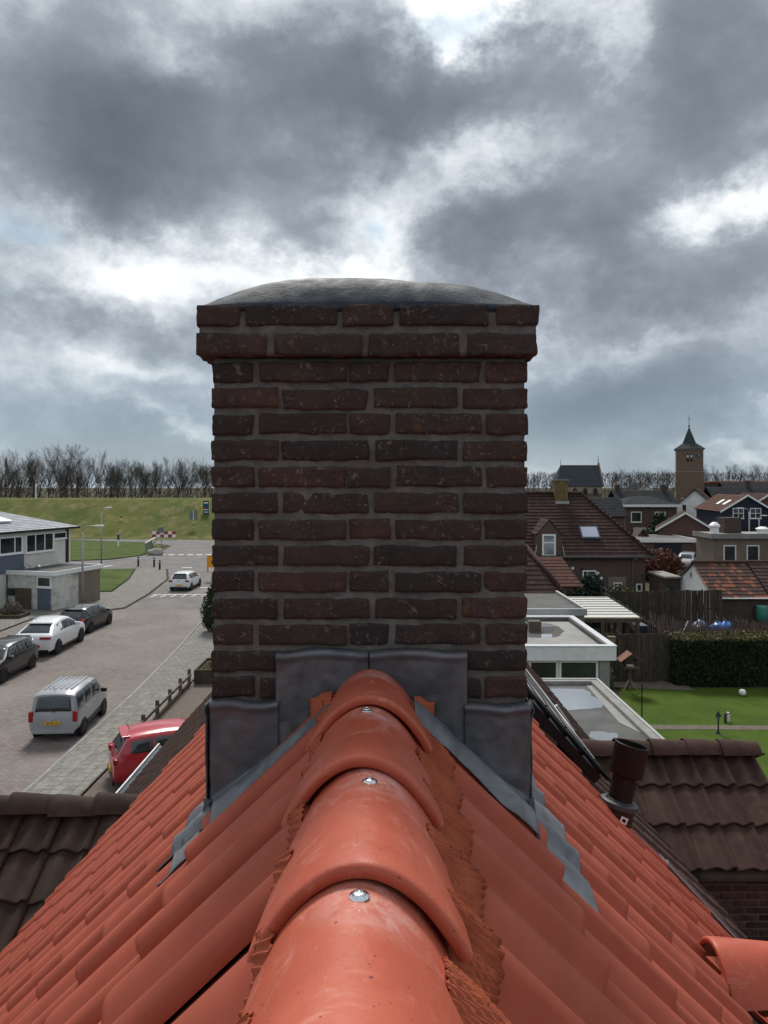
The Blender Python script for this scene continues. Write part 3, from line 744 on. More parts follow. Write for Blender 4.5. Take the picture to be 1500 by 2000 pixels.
# flared end of the roll, pressed up against the chimney lead
for s in (-1, 1):
    b = MB()
    def fl(u, v, s=s):
        dx = .102+(.046 if s < 0 else .050)*v*(1-.30*(1-u)); Y = 1.635+.09*u
        ph = math.sin((u*.09+dx*.25)/.009*2*math.pi)
        z = ZC+(.066 if s < 0 else .056)-.05*(1-u)-.55*(dx-.095)*(1.2-.5*u)+.0028*ph-.075*(1-u)*v
        return Vector((RX+s*dx, Y, z))
    b.sheet(fl, 60, 10, .002*-s); part('ridge_roll', b, m_roll, house, 'all')

# ---- chimney
SP = 800.0; DC = F/SP                        # px per metre in the chimney's front plane
def cx(px): return (px-750)/SP
def cz(py): return CAMZ-(py-HZ)/SP
DEP = .432
chim = link('chimney', None, None, house)
def rbox(sx, sy, sz, seed, r=.0042, amp=.0028):
    b = bmesh.new(); bmesh.ops.create_cube(b, size=1); 
    for v in b.verts: v.co = Vector((v.co.x*sx, v.co.y*sy, v.co.z*sz))
    def cut(ax, n):
        ed = [e for e in b.edges if abs((e.verts[0].co-e.verts[1].co).normalized()[ax]) > .9]
        bmesh.ops.subdivide_edges(b, edges=ed, cuts=n, use_grid_fill=True)
    cut(0, max(3, int(sx/.013))); cut(2, 5); cut(1, max(3, int(sy/.03)))
    h = Vector((sx/2, sy/2, sz/2)); off = Vector((seed*3.7, seed*1.3, seed*7.1))
    for v in b.verts:
        # slide outer loops towards the edges so that the rounding is tight
        c = v.co.copy(); inner = Vector((max(-h.x+r, min(h.x-r, c.x)), max(-h.y+r, min(h.y-r, c.y)), max(-h.z+r, min(h.z-r, c.z))))
        d = c-inner
        if d.length > 1e-6: c = inner+d.normalized()*r
        q = c*22+off; w = Vector((mnoise.noise(q), mnoise.noise(q+Vector((31, 0, 0))), mnoise.noise(q+Vector((0, 57, 0)))))
        q2 = c*75+off; w2 = Vector((mnoise.noise(q2), mnoise.noise(q2+Vector((31, 0, 0))), mnoise.noise(q2+Vector((0, 57, 0)))))
        v.co = c+w*amp*1.5+w2*amp*.8
    m = bpy.data.meshes.new('brick'); b.to_mesh(m); b.free()
    m.polygons.foreach_set('use_smooth', [True]*len(m.polygons)); m.materials.append(m_brick); return m
BR = {}; rbk = random.Random(21)
def brick(x0, x1, y0, y1, z0, z1):
    sx, sy, sz = round(x1-x0, 3), round(y1-y0, 3), round(z1-z0, 3)
    key = (round(sx/.012), round(sy/.05), round(sz/.006)); v = rbk.randrange(5)
    if (key, v) not in BR: BR[(key, v)] = (rbox(sx, sy, sz, hash((key, v)) % 97), sx, sy, sz)
    me, a, b_, c_ = BR[(key, v)]
    fl = rbk.choice((1, -1))
    m = Matrix.Translation(((x0+x1)/2, (y0+y1)/2+rbk.gauss(0, .0015), (z0+z1)/2+rbk.gauss(0, .0010))) @ Matrix.Rotation(rbk.gauss(0, .006), 4, 'Y') @ Matrix.Rotation(math.pi if fl < 0 else 0, 4, 'Z') @ Matrix.Diagonal((sx/a, sy/b_, sz/c_, 1))
    link('brick', me, None, chim, mw=m)
ODD = [(413, 494), (506, 674), (682, 760), (772, 939), (950, 1031)]; EVEN = [(412, 540), (552, 718), (731, 893), (905, 1031)]
def course(cols, yt, yb, y0, dep, odd, shx=0):
    z1, z0 = cz(yt), cz(yb); n = len(cols)
    for i, (a, b) in enumerate(cols):
        a += rbk.uniform(-4, 1) if i else 0; b += rbk.uniform(-1, 4) if i < n-1 else 0
        end = i in (0, n-1)
        if odd:
            d1 = .21 if end else .10
            brick(cx(a), cx(b), y0, y0+d1, z0, z1); brick(cx(a), cx(b), y0+dep-d1, y0+dep, z0, z1)
        else:
            brick(cx(a), cx(b), y0, y0+.10, z0, z1); brick(cx(a), cx(b), y0+dep-.10, y0+dep, z0, z1)
    if not odd:
        for (a, b) in ((cols[0][0], cols[0][0]+80), (cols[-1][1]-80, cols[-1][1])): brick(cx(a), cx(b), y0+.112, y0+dep-.112, z0, z1)
course([(388, 474), (487, 660), (668, 767), (779, 952), (965, 1050)], 600, 641, DC-.028, DEP+.056, True)
course([(387, 523), (539, 708), (722, 897), (911, 1046)], 654, 698, DC-.026, DEP+.052, False)
for i in range(17):
    yc = 726+51.4*i; course(ODD if i % 2 == 0 else EVEN, yc-20.3, yc+20.3, DC, DEP, i % 2 == 0)
mc = MB()
def core(x0, x1, y0, y1, z0, z1):
    nx_, nz_ = 60, max(3, int((z1-z0)/.012))
    b = bmesh.new(); bmesh.ops.create_cube(b, size=1)
    for v in b.verts: v.co = Vector(((x0+x1)/2+v.co.x*(x1-x0), (y0+y1)/2+v.co.y*(y1-y0), (z0+z1)/2+v.co.z*(z1-z0)))
    for ax, n in ((0, nx_), (2, nz_), (1, 30)):
        ed = [e for e in b.edges if abs((e.verts[0].co-e.verts[1].co).normalized()[ax]) > .9]
        bmesh.ops.subdivide_edges(b, edges=ed, cuts=n, use_grid_fill=True)
    for v in b.verts:
        q = v.co*38; v.co += Vector((mnoise.noise(q), mnoise.noise(q+Vector((9, 3, 1))), mnoise.noise(q+Vector((2, 7, 5)))))*.0028
    mc.bm(b); b.free()
IN = .0066
core(cx(412)+IN, cx(1031)-IN, DC+IN, DC+DEP-IN, cz(1720), cz(699))
core(cx(388)+IN, cx(1048)-IN, DC-.026+IN, DC+DEP+.026-IN, cz(697), cz(603))
part('mortar', mc, m_mortar, chim, 'all')
# rendered dome on top
t = NT('cement_cap'); v = t.coords(False)
c = t.mix(t.ramp(t.noise(v, 10, 7, .65), .3, .7), (.024, .031, .042), (.044, .053, .067))
c = t.mix(t.ramp(t.noise(v, 45, 7, .75), .58, .72, 0, .5), c, (.12, .12, .12)); c = t.mix(t.ramp(t.noise(v, 60, 3, .6, .3), .66, .74, 0, .9), c, (.010, .010, .012))
m_cap = t.done(c, t.ramp(t.noise(v, 14, 5, .6), .3, .7, .55, .75), t.bump(t.noise(v, 90, 7, .7), .35, .004), .0, .12)
cp = MB(); nU, nV = 66, 40
def capf(u, v):
    x = cx(389)+(cx(1049)-cx(389))*u; y = DC-.022+(DEP+.044)*v
    hx = max(0, 1-abs(2*u-1)**2.6)**.5; ey = min(1, min(v, 1-v)/.30); hy = math.sin(ey*math.pi/2)**.92
    skew = .006*math.sin(u*5.2+.4)
    z = cz(602)+(.103+skew)*hx*hy+.0016*mnoise.noise(Vector((x*30, y*30, 0)))+.004*mnoise.noise(Vector((x*7, y*7, 3)))
    return Vector((x, y, z))
cp.sheet(capf, nU, nV, .012, (0, 0, 1)); part('mortar_cap', cp, m_cap, chim, 'all')
# lead: four dressed pieces on the front
def LL(x): return 1565-.729*(x-412)           # bottom edge, left half (px)
def LR(x): return 1568-.697*(1040-x)
def leadpiece(xa, xb, top, bot, yo, seed, wrapl=False, wrapr=False):
    b = MB()
    def fn(u, v):
        x = xa+(xb-xa)*u; yb_ = bot(x); yt = top+3*math.sin(u*7+seed)+2*mnoise.noise(Vector((u*4, seed, 0)))
        py = yb_+(yt-yb_)*v
        dy = .003*mnoise.noise(Vector((x*.014, py*.014, seed)))+.0016*mnoise.noise(Vector((x*.04, py*.04, seed+5)))
        k = (py-yt)
        bul = .006*math.exp(-((k-7)/7.0)**2)-(.016 if k < 3 else 0)*(1-k/3 if k > 0 else 1)
        xx = x
        if wrapl and u < .06: dy -= .03*(1-u/.06)**2; xx += 2*(1-u/.06)
        if wrapr and u > .94: dy -= .03*((u-.94)/.06)**2
        fold = .010*math.exp(-((py-yb_)/5.0)**2)
        return Vector((cx(xx)+.0012*mnoise.noise(Vector((py*.05, seed, 1))), DC-yo-dy-bul-fold, cz(py)))
    b.sheet(fn, 40, 44, -.003); return part('lead_flashing', b, m_lead, chim, 'all')
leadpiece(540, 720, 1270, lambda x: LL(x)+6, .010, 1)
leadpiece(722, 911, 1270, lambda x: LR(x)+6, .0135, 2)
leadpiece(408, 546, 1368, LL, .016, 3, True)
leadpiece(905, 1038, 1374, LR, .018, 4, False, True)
for s, px in ((-1, 409), (1, 1034)):            # returns on the two sides
    b = MB()
    def fs2(u, v, s=s, px=px):
        Y = DC-.02+(DEP+.04)*u; zt = cz(1372)-.004*math.sin(u*9); zb = cz(1566)
        return Vector((cx(px)+s*(.002+.003*mnoise.noise(Vector((Y*9, v*4, s)))+.006*math.exp(-((v-.95)/.05)**2)), Y, zb+(zt-zb)*v))
    b.sheet(fs2, 24, 16, .003*s, (s, 0, 0)); part('lead_flashing', b, m_lead, chim, 'all')
    b = MB()                                     # folded corner at the foot
    zc0 = cz(1562); b.extr([(cx(px)-s*.010, DC-.030, zc0+.012), (cx(px)+s*.006, DC-.026, zc0+.016), (cx(px)+s*.010, DC-.028, zc0-.022), (cx(px)-s*.004, DC-.030, zc0-.004)], (0, .004, 0))
    part('lead_fold', b, m_lead, chim)
# lead aprons dressed over the tiles
def smooth_surf(s, dx, Y, w=.04):
    return max(tilesurf(s, dx, Y), (tilesurf(s, dx, Y-w)+tilesurf(s, dx, Y+w)+tilesurf(s, dx-.02, Y)+tilesurf(s, dx+.02, Y))/4)
def apron(s, xa, xb, ynear, yfar, seed, nu=60, nv=26, lift=.008, taper=None):
    b = MB()
    def fn(u, v):
        dx = xa+(xb-xa)*u; Ya = ynear(dx); Yb = yfar(dx); Y = Ya+(Yb-Ya)*v
        e = .010*mnoise.noise(Vector((Y*13, seed, 2)))*(1 if u > .9 else 0)
        dd = dx+e
        z = smooth_surf(s, dd, Y)+lift+.004*mnoise.noise(Vector((dd*22, Y*22, seed)))+.002*mnoise.noise(Vector((dd*60, Y*60, seed)))
        base = CAMZ-(LL(750+SP*(RX-dd))-HZ)/SP if s < 0 else CAMZ-(LR(750+SP*(RX+dd))-HZ)/SP
        if dd < .40 and v > .45: z = z+(base+.002-z)*((v-.45)/.55)**1.2
        return Vector((RX+s*dd, Y, z))
    b.sheet(fn, nu, nv, .003*s); return part('lead_apron', b, m_leada, chim, 'all')
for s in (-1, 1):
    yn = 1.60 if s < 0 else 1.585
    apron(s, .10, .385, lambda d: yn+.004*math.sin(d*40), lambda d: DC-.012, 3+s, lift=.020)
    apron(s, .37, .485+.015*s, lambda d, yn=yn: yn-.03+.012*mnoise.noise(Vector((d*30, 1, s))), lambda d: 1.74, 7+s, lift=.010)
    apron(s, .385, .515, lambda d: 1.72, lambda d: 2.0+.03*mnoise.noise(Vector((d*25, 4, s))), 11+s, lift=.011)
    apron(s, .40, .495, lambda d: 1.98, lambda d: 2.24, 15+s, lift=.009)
# ---- red cross gable at the right edge: its ridge tile, torn underlay and slopes
xr = MB()
xg_tile = ridge_mesh(.42).mesh('gable_ridge_tile', 55); xg_tile.materials.append(m_ridge)
for i in range(5):
    o = link('ridge_tile', xg_tile, None, house, mw=Matrix.Translation((1.075+i*.37, XG[0], XG[1]-.135+.002*i)) @ Matrix.Rotation(R(-90), 4, 'Z') @ Matrix.Diagonal((1.12, 1, 1.12, 1)))
for s in (-1, 1):
    for k in range(7):
        for j in range(9):
            right = Vector((s, 0, 0)) if s < 0 else Vector((1, 0, 0)); right = Vector((1, 0, 0)) if s < 0 else Vector((-1, 0, 0))
            dy = .20+k*.24; x = 1.28+j*.3+(k*.21 if True else 0)
            up = Vector((0, -s*math.cos(R(41)), math.sin(R(41))))
            xx = x if s < 0 else x+.3
            m = tile_matrix(right, up, (xx, XG[0]+s*dy, XG[1]-.16-1.0*dy)); xr.add([m @ v for v in tv], tf)
part('gable_tiles', xr, m_tile, house, 50, None, 'stuff')
tb = MB()
def torn(u, v):
    return Vector((.985+.24*u+.02*mnoise.noise(Vector((u*5, v*5, 1))), XG[0]-.16+.30*v, XG[1]-.245-.10*abs(v-.55)-.10*u+.02*mnoise.noise(Vector((u*9, v*9, 4)))))
tb.sheet(torn, 16, 16, .004, (0, 0, 1)); part('mortar_bed', tb, basic('broken_mortar', (.20, .155, .140), .95, .3, 30, .8, 60, dirt=(.05, .03, .028), dscale=25, damt=.8), house, 'all')
tb = MB(); tb.sheet(lambda u, v: Vector((1.02+.2*u, XG[0]-.34+.2*v, XG[1]-.33-.05*u-.06*(1-v))), 6, 6, .003, (0, 0, 1)); part('foil_strip', tb, m_zinc, house)
# ---- verge strip and zinc gutter on the right edge of the new tiles
def along_roof(s, y0, y1, d0, d1, zo, th, n=24, wob=.0):
    b = MB()
    def fn(u, v):
        d = d0+(d1-d0)*u; return Vector((RX+s*d, y0+(y1-y0)*v+wob*mnoise.noise(Vector((d*6, v, 1))), planez(d)+zo+wob*mnoise.noise(Vector((d*9, v*3, 7)))))
    b.sheet(fn, n, 3, th*s); return b
part('verge_zinc', along_roof(1, 4.06, 4.14, 1.62, 3.2, .050, .004), m_zinc, house)
part('verge_zinc', along_roof(1, 4.15, 4.175, 1.68, 3.2, .062, .03), m_zinc, house)
part('verge_zinc', along_roof(1, 4.21, 4.23, 1.72, 3.2, .056, .03), m_zinc, house)
part('verge_board', along_roof(1, 4.02, 4.30, .35, 3.6, -.03, .03, 40, .012), m_woodd, house)

# ---- soil vent pipe
vp_d = 3.78
vpx, vpz = (1198-750)*vp_d/F, CAMZ-(1604-HZ)*vp_d/F
m_pipe = basic('dark_brown_plastic', (.008, .006, .006), .5, .12, 3, spec=.25)
vent = thing('roof_vent_pipe', 'dark brown vent pipe with wide collar standing on red tiles', 'vent pipe', (vpx, vp_d, vpz-.045))
vent.rotation_euler = (R(-4), R(14), 0)
b = MB(); b.lathe([(.062, 0), (.062, .31), (.060, .32)], 28, (0, 0, 0)); part('pipe', b, m_pipe, vent, 40)
b = MB(); b.lathe([(.066, .285), (.086, .295), (.087, .300), (.087, .452), (.084, .455), (.080, .455), (.078, .35), (.02, .34)], 32); part('cowl', b, m_pipe, vent, 40)
b = MB(); b.lathe([(.085, -.02), (.084, .12), (.080, .15), (.066, .165), (.064, .165)], 28); part('collar', b, m_black, vent, 40)
b = MB(); b.lathe([(.090, .125), (.097, .128), (.097, .150), (.088, .156)], 28); part('sleeve_ring', b, basic('dark_grey_plastic', (.05, .055, .06), .5, .1), vent, 40)
b = MB(); b.box(-.018, .018, -.090, -.087, .07, .103); st_ = part('sticker', b, m_white, vent); st_.rotation_euler = (0, R(10), R(-6))
b = MB(); b.box(-.009, .009, -.0912, -.0904, .078, .095); p_ = part('sticker_print', b, m_ink, st_)
b = MB(); b.extr([(-.10, -.16, .06), (.16, -.16, -.20), (.16, .14, -.20), (-.10, .14, .06)], (.01, 0, .012)); part('base_plate', b, m_black, vent)

# ================================================================== THE ADJOINING HOUSE (old brown tiles)
m_oldwall = mat_brickwall('old_dark_brickwork', (.060, .032, .030), (.085, .045, .038), (.15, .135, .125))
nb = thing('adjoining_house', 'adjoining house with weathered brown tiled roofs behind the red roof', 'house')
b = MB(); b.box(-3.75, 3.6, 4.85, 13.4, 0, 4.2); part('wall', b, m_oldwall, nb)
b = MB()
for s in (-1, 1):
    y0 = YV[s]+.02 if s < 0 else 4.28
    b.extr([(RX, y0, planez(0, .12)), (RX+s*4.05, y0, planez(4.05, .12)), (RX+s*4.05, 13.6, planez(4.05, .12)), (RX, 13.6, planez(0, .12))][::s], (0, 0, -.05))
nroof = part('roof', b, m_woodd, nb)
t5 = MB(); ov = [v.co.copy() for v in otile_me.vertices]; of = [tuple(p.vertices) for p in otile_me.polygons]
lite = tile_mesh('lite', 9, .017, .40)
lv, lf = [Vector(v) for v in lite.v], lite.f
LX = {-1: (5.6, CAMZ-2.42), 1: (6.9, CAMZ-2.45)}     # cross roofs: ridge y, crest z
for s in (-1, 1):
    right = Vector((0, -1, 0)) if s < 0 else Vector((0, 1, 0))
    ya = 5.62 if s < 0 else 4.30
    for j in range(int((13.6-ya)/TW)):
        y0 = ya+j*TW+(TW if s < 0 else 0)
        for k in range(16):
            dx = DX1+k*GX
            if dx > 4.1: break
            if s > 0 and dx > 3: continue
            if s > 0 and (4.55 < y0 < 6.7 and .35 < dx < 1.65): continue
            if y0 < LX[s][0]+.9 and planez(dx-.1, .04) < LX[s][1]-.12-.66*abs(y0-LX[s][0]): continue
            up = Vector((-s*math.cos(BE), 0, math.sin(BE)))
            m = tile_matrix(right, up, (RX+s*dx, y0, planez(dx, .035)+rj.gauss(0, .003))); t5.add([m @ v for v in lv], lf)
part('old_roof_tiles', t5, m_oldtile, nroof, 50, None, 'stuff')
ridge_old = ridge_mesh(.37).mesh('old_ridge_tile', 55); ridge_old.materials.append(m_oldtile)
ridge_oldL = ridge_mesh(.37).mesh('old_ridge_tile_grey', 55); ridge_oldL.materials.append(m_oldtile_l)
for i in range(24): link('ridge_tile', ridge_old, None, nb, mw=Matrix.Translation((RX, 5.7+i*.33, ZC-.03)))
b = MB(); gz = planez(4.08, .16)
b.sheet(lambda u, v: Vector((-4.04-.20*v, 5.7+7.85*u, gz+.06-.05*math.sin(v*math.pi)+.04*v)), 12, 8, .004); part('gutter', b, m_zinc, nb)
b = MB(); b.box(-4.265, -4.235, 5.7, 13.55, gz+.08, gz+.125); part('gutter_edge', b, m_gal, nb)
b = MB(); b.extr([(RX, 13.6, planez(0, .02)), (RX-4.1, 13.6, planez(4.1, .02)), (RX-4.1, 13.6, planez(4.1, .25)), (RX, 13.6, planez(0, .25))], (0, .05, 0)); part('verge_board', b, m_black, nb)
# cross roofs left and right: each tile a part
def cross_roof(s, xin, xout, pitch, gauge, ncourse, me, rme_, wallmat):
    y_r, z_r = LX[s]; tp = math.tan(R(pitch)); be = R(pitch-4.5)
    b = MB(); xs = sorted((xin, xout)); g0 = z_r-.16
    ye = y_r-gauge*math.cos(R(pitch))*(ncourse+.02)
    for sg in (-1, 1):
        q = [(xs[0], y_r, g0), (xs[1], y_r, g0), (xs[1], y_r+sg*(y_r-ye), g0-(y_r-ye)*tp), (xs[0], y_r+sg*(y_r-ye), g0-(y_r-ye)*tp)]
        b.extr(q if sg < 0 else q[::-1], (0, 0, -.03))
    deck = part('cross_roof', b, m_woodd, nb)
    nt = int((xs[1]-xs[0])/TW)+1
    for k in range(ncourse):
        dy = gauge*math.cos(R(pitch))*(k+1); dyk = dy
        for j in range(nt):
            x = xs[1]-(j+1)*TW if s > 0 else xs[0]+j*TW
            yy = y_r-dyk; zz = g0+.05-dyk*tp
            # keep clear of the main roof plane
            d_main = abs(x+.15-RX); 
            if planez(d_main, .03) > zz+.22*math.sin(be)+.06: continue
            up = Vector((0, math.cos(be), math.sin(be))); jr = Matrix.Rotation(rj.gauss(0, .006), 3, 'Z')
            link('tile', me, None, deck, mw=tile_matrix(jr @ Vector((1, 0, 0)), jr @ up, (x, yy+rj.gauss(0, .004), zz+rj.gauss(0, .003))))
    b = MB()
    bk = tile_mesh('x', 9, .017, .40); bv = [Vector(v) for v in bk.v]
    for k in range(ncourse):
        dy = gauge*math.cos(R(pitch))*(k+1)
        for j in range(nt):
            x = xs[0]+j*TW; m = tile_matrix(Vector((-1, 0, 0)), Vector((0, -math.cos(be), math.sin(be))), (x+TW, y_r+dy, g0+.05-dy*tp)); b.add([m @ v for v in bv], bk.f)
    part('far_slope_tiles', b, me.materials[0], deck, 50, None, 'stuff')
    n = int((xs[1]-xs[0]+.1)/.33)
    for i in range(n+1):
        x = xs[1]-.33*(i+1)+.02 if s > 0 else xs[0]+.33*i-.02
        rot = R(-90)
        if planez(abs(x-RX), 0) > z_r+.12: continue
        link('ridge_tile', rme_, None, deck, mw=Matrix.Translation((x, y_r+rj.gauss(0, .008), z_r-.142+rj.gauss(0, .006))) @ Matrix.Rotation(rot+rj.gauss(0, .012), 4, 'Z') @ Matrix.Rotation(rj.gauss(0, .01), 4, 'X') @ Matrix.Diagonal((1.05, 1, 1.0, 1)))
    return ye, g0-(y_r-ye)*tp, deck
yeR, zeR, deckR = cross_roof(1, 1.55, 3.52, 34, .385, 3, otile_me, ridge_old, m_oldwall)
yeL, zeL, deckL = cross_roof(-1, -1.6, -5.2, 33, .36, 5, otileL_me, ridge_oldL, m_oldwall)
b = MB(); b.box(1.4, 3.42, yeR+.14, 7.75, 3.0, zeR-.005); part('dormer_core', b, m_mortar, nb)
b = MB(); b.box(-5.1, -1.6, yeL+.14, 7.0, 0, zeL-.005); part('side_wall', b, m_oldwall, nb)
# bricks of the wall that shows under the right cross roof
wb = [rbox(.21, .05, .05, 40+i, .005, .0015) for i in range(4)]
m_wbrick = basic('sooty_red_brick', (.070, .030, .026), .88, .4, 14, .7, 60, .006, rnd=.35, dirt=(.19, .13, .125), dscale=4, damt=.45)
for m in wb: m.materials.clear(); m.materials.append(m_wbrick)
for k in range(24):
    zz = zeR-.045-k*.062
    for j in range(10):
        x = 1.42+.11*(k % 2)+j*.22
        if x > 3.33: continue
        if planez(x+.1-RX, .1) > zz+.05: continue
        link('brick', wb[rj.randrange(4)], None, nb, mw=Matrix.Translation((x+.105, yeR+.14+.018+rj.gauss(0, .0015), zz)) @ Matrix.Rotation(rj.gauss(0, .004), 4, 'Y'))
b = MB(); b.extr([(1.93, 6.85, zeR+.62), (1.98, 6.86, zeR+.62), (2.62, yeR, zeR-.03), (2.56, yeR-.02, zeR-.03)], (0, 0, .05)); part('valley_strip', b, m_rubber, nb)
b = MB(); b.box(1.36, 3.58, yeR+.02, yeR+.10, zeR-.03, zeR+.005); part('eaves_board', b, m_black, nb)
# solar collector lying on the right slope of the adjoining house
sol = thing('solar_collector', 'black tube solar collector lying on the roof right of the chimney', 'solar collector')
m_solar = basic('black_solar_glass', (.006, .007, .010), .45, .1, spec=.35)
def on_roof(s, d, y, h): return Vector((RX+s*d, y, planez(d)))+Vector((s*math.sin(AL), 0, math.cos(AL)))*h
b = MB(); c8 = [on_roof(1, d, y, h) for h in (.01, .07) for (d, y) in ((.40, 4.42), (1.32, 4.42), (1.42, 6.6), (.40, 6.6))]
b.add(c8, [(0, 3, 2, 1), (4, 5, 6, 7), (0, 1, 5, 4), (1, 2, 6, 5), (2, 3, 7, 6), (3, 0, 4, 7)]); part('box', b, m_solar, sol)
for i in range(9):
    d = .46+i*.105; b = MB(); b.tube([on_roof(1, d, 4.44, .085), on_roof(1, d, 6.55, .085)], .022, 8); part('tube', b, m_solar, sol, 'all')
b = MB()
for d in (.82, 1.25): b.tube([on_roof(1, d, 4.44, .112), on_roof(1, d, 6.6, .112)], .006, 6)
part('rail', b, m_gal, sol, 'all')
b = MB()
for d in (.40, 1.33): b.tube([on_roof(1, d, 4.40, .09), on_roof(1, d, 6.6, .09)], .016, 6)
b.tube([on_roof(1, .40, 4.40, .10), on_roof(1, 1.36, 4.40, .10)], .012, 6)
for i in range(8):
    b.tube([on_roof(1, .46+i*.12, 4.40, .09), on_roof(1, .46+i*.12, 4.40, .12)], .008, 5)
part('frame', b, m_black, sol)
b = MB(); b.tube([on_roof(1, 1.44, 6.2, .10), on_roof(1, 1.62, 6.2, .06)], .022, 10); part('pipe_end', b, m_gal, sol, 40)

# ================================================================== BUILDING KIT
def uvroof(name, mat, parent, quads, gauge=.34, step=.03, th=.12):
    """each quad: eaveL, eaveR, ridgeR, ridgeL -> stepped courses with UVs in metres"""
    me = bpy.data.meshes.new(name); vs_ = []; fs_ = []; uvs = []
    for (a, b_, c, d) in quads:
        a, b_, c, d = map(Vector, (a, b_, c, d)); up = ((c+d)/2-(a+b_)/2); n = max(1, int(up.length/gauge)); 
        nr = (b_-a).cross(d-a); nr = nr.normalized() if nr.length > 1e-6 else Vector((0, 0, 1))
        if nr.z < 0: nr = -nr
        ux = (b_-a).normalized()
        for k in range(n):
            t0, t1 = k/n, (k+1)/n
            p = [a.lerp(d, t0)+nr*step, b_.lerp(c, t0)+nr*step, b_.lerp(c, t1), a.lerp(d, t1), a.lerp(d, t0), b_.lerp(c, t0)]
            i = len(vs_); vs_ += p; fs_ += [(i, i+1, i+2, i+3), (i+4, i+5, i+1, i)]
            for q in [(p[0], t0), (p[1], t0), (p[2], t1-.001), (p[3], t1-.001), (p[4], t0), (p[5], t0), (p[1], t0), (p[0], t0)]:
                uvs.append(((q[0]-a).dot(ux), q[1]*n*.34))
        i = len(vs_); vs_ += [a-nr*th, b_-nr*th, c-nr*th, d-nr*th]; fs_.append((i+3, i+2, i+1, i)); uvs += [(0, 0)]*4
    me.from_pydata([tuple(v) for v in vs_], [], fs_); l = me.uv_layers.new(name='UVMap')
    for i, q in enumerate(uvs): l.data[i].uv = q
    return link(name, me, mat, parent)
def window(parent, p, ux, w, h, nrm, frame=m_frame, glass=m_glass, fw=.07, mull=(), trans=(), sill=True, name='window'):
    """p lower-left corner on the wall (local), ux unit along the wall, nrm outward"""
    p, ux, nrm = Vector(p), Vector(ux).normalized(), Vector(nrm).normalized(); uz = Vector((0, 0, 1))
    def bar(b, x0, x1, z0, z1, d0, d1):
        q = [p+ux*x+uz*z+nrm*d0 for x, z in ((x0, z0), (x1, z0), (x1, z1), (x0, z1))]; b.extr(q, nrm*(d1-d0))
    b = MB()
    bar(b, 0, fw, 0, h, -.02, .05); bar(b, w-fw, w, 0, h, -.02, .05); bar(b, fw, w-fw, 0, fw, -.02, .05); bar(b, fw, w-fw, h-fw, h, -.02, .05)
    for m in mull: bar(b, m*w-fw*.4, m*w+fw*.4, fw, h-fw, -.02, .045)
    for m in trans: bar(b, fw, w-fw, m*h-fw*.4, m*h+fw*.4, -.02, .046)
    wn = part(name, b, frame, parent)
    b = MB(); bar(b, fw*.5, w-fw*.5, fw*.5, h-fw*.5, .0, .02); part('pane', b, glass, wn)
    if sill: b = MB(); bar(b, -.05, w+.05, -.06, -.002, -.02, .11); part('sill', b, frame, wn)
    return wn
def ridge_line(parent, a, b_, mat, r=.13):
    b = MB(); b.tube([a, b_], r, 8); return part('ridge', b, mat, parent, 'all')
BW = {}
def bw(k):
    d = {'brown': ((.105, .062, .050), (.130, .080, .064), (.13, .115, .10)), 'red': ((.12, .058, .042), (.145, .072, .054), (.15, .13, .12)),
         'beige': ((.21, .165, .125), (.24, .19, .145), (.2, .17, .14)), 'dark': ((.065, .042, .036), (.085, .055, .046), (.11, .10, .09)), 'yellow': ((.25, .21, .15), (.28, .24, .17), (.22, .2, .17)),
         'church': ((.165, .105, .075), (.20, .13, .092), (.2, .17, .14))}[k]
    return mat_brickwall('brickwork_'+k, *d)
mt_brown = mat_uvtile('brown_red_tiles', (.058, .032, .029), (.084, .047, .041)); mt_dark = mat_uvtile('dark_slate_tiles', (.036, .038, .043), (.055, .057, .062))
mt_red = mat_uvtile('red_brown_tiles', (.110, .050, .038), (.14, .066, .050)); mt_mix = mat_uvtile('patched_orange_tiles', (.085, .050, .042), (.11, .064, .052), .25, orange=(.30, .105, .058))
mt_grey = mat_uvtile('pale_grey_tiles', (.36, .38, .42), (.46, .48, .52), .30, (.24, .25, .28), None, .38)
mt_church = mat_uvtile('church_slates', (.060, .068, .080), (.080, .090, .105), .3); mt_spire = mat_uvtile('spire_slates', (.060, .070, .068), (.085, .095, .092), .3)
m_panelblue = basic('slate_blue_panel', (.115, .135, .185), .6, .06, 2)
m_offwhite = basic('pale_render', (.66, .63, .57), .85, .07, 1.5, .2, 30, dirt=(.50, .48, .44), dscale=.8, damt=.35)
m_stained = basic('stained_render', (.60, .59, .54), .9, .10, 2, .3, 25, dirt=(.20, .205, .18), dscale=.9, damt=.75)
m_navy = basic('navy_boards', (.010, .014, .032), .6, .1, 3)
m_bitumen = basic('roofing_felt', (.085, .085, .083), .85, .2, 1.2, .3, 30, dirt=(.15, .15, .145), dscale=.8, damt=.5)
m_bitpale = basic('pale_roofing_felt', (.27, .265, .25), .85, .12, 1.0, .2, 30, dirt=(.2, .2, .19), dscale=.8, damt=.4)

# ================================================================== LEFT SIDE: white house and its garage
U = Vector((.30, .954, 0)).normalized(); V = Vector((-U.y, U.x, 0))          # along the street side, and back from it
wh = thing('white_house', 'pale rendered two storey house with low grey tiled hip roof', 'house', (-24.8, 56.7, 0), math.atan2(U.y, U.x)-math.pi/2)
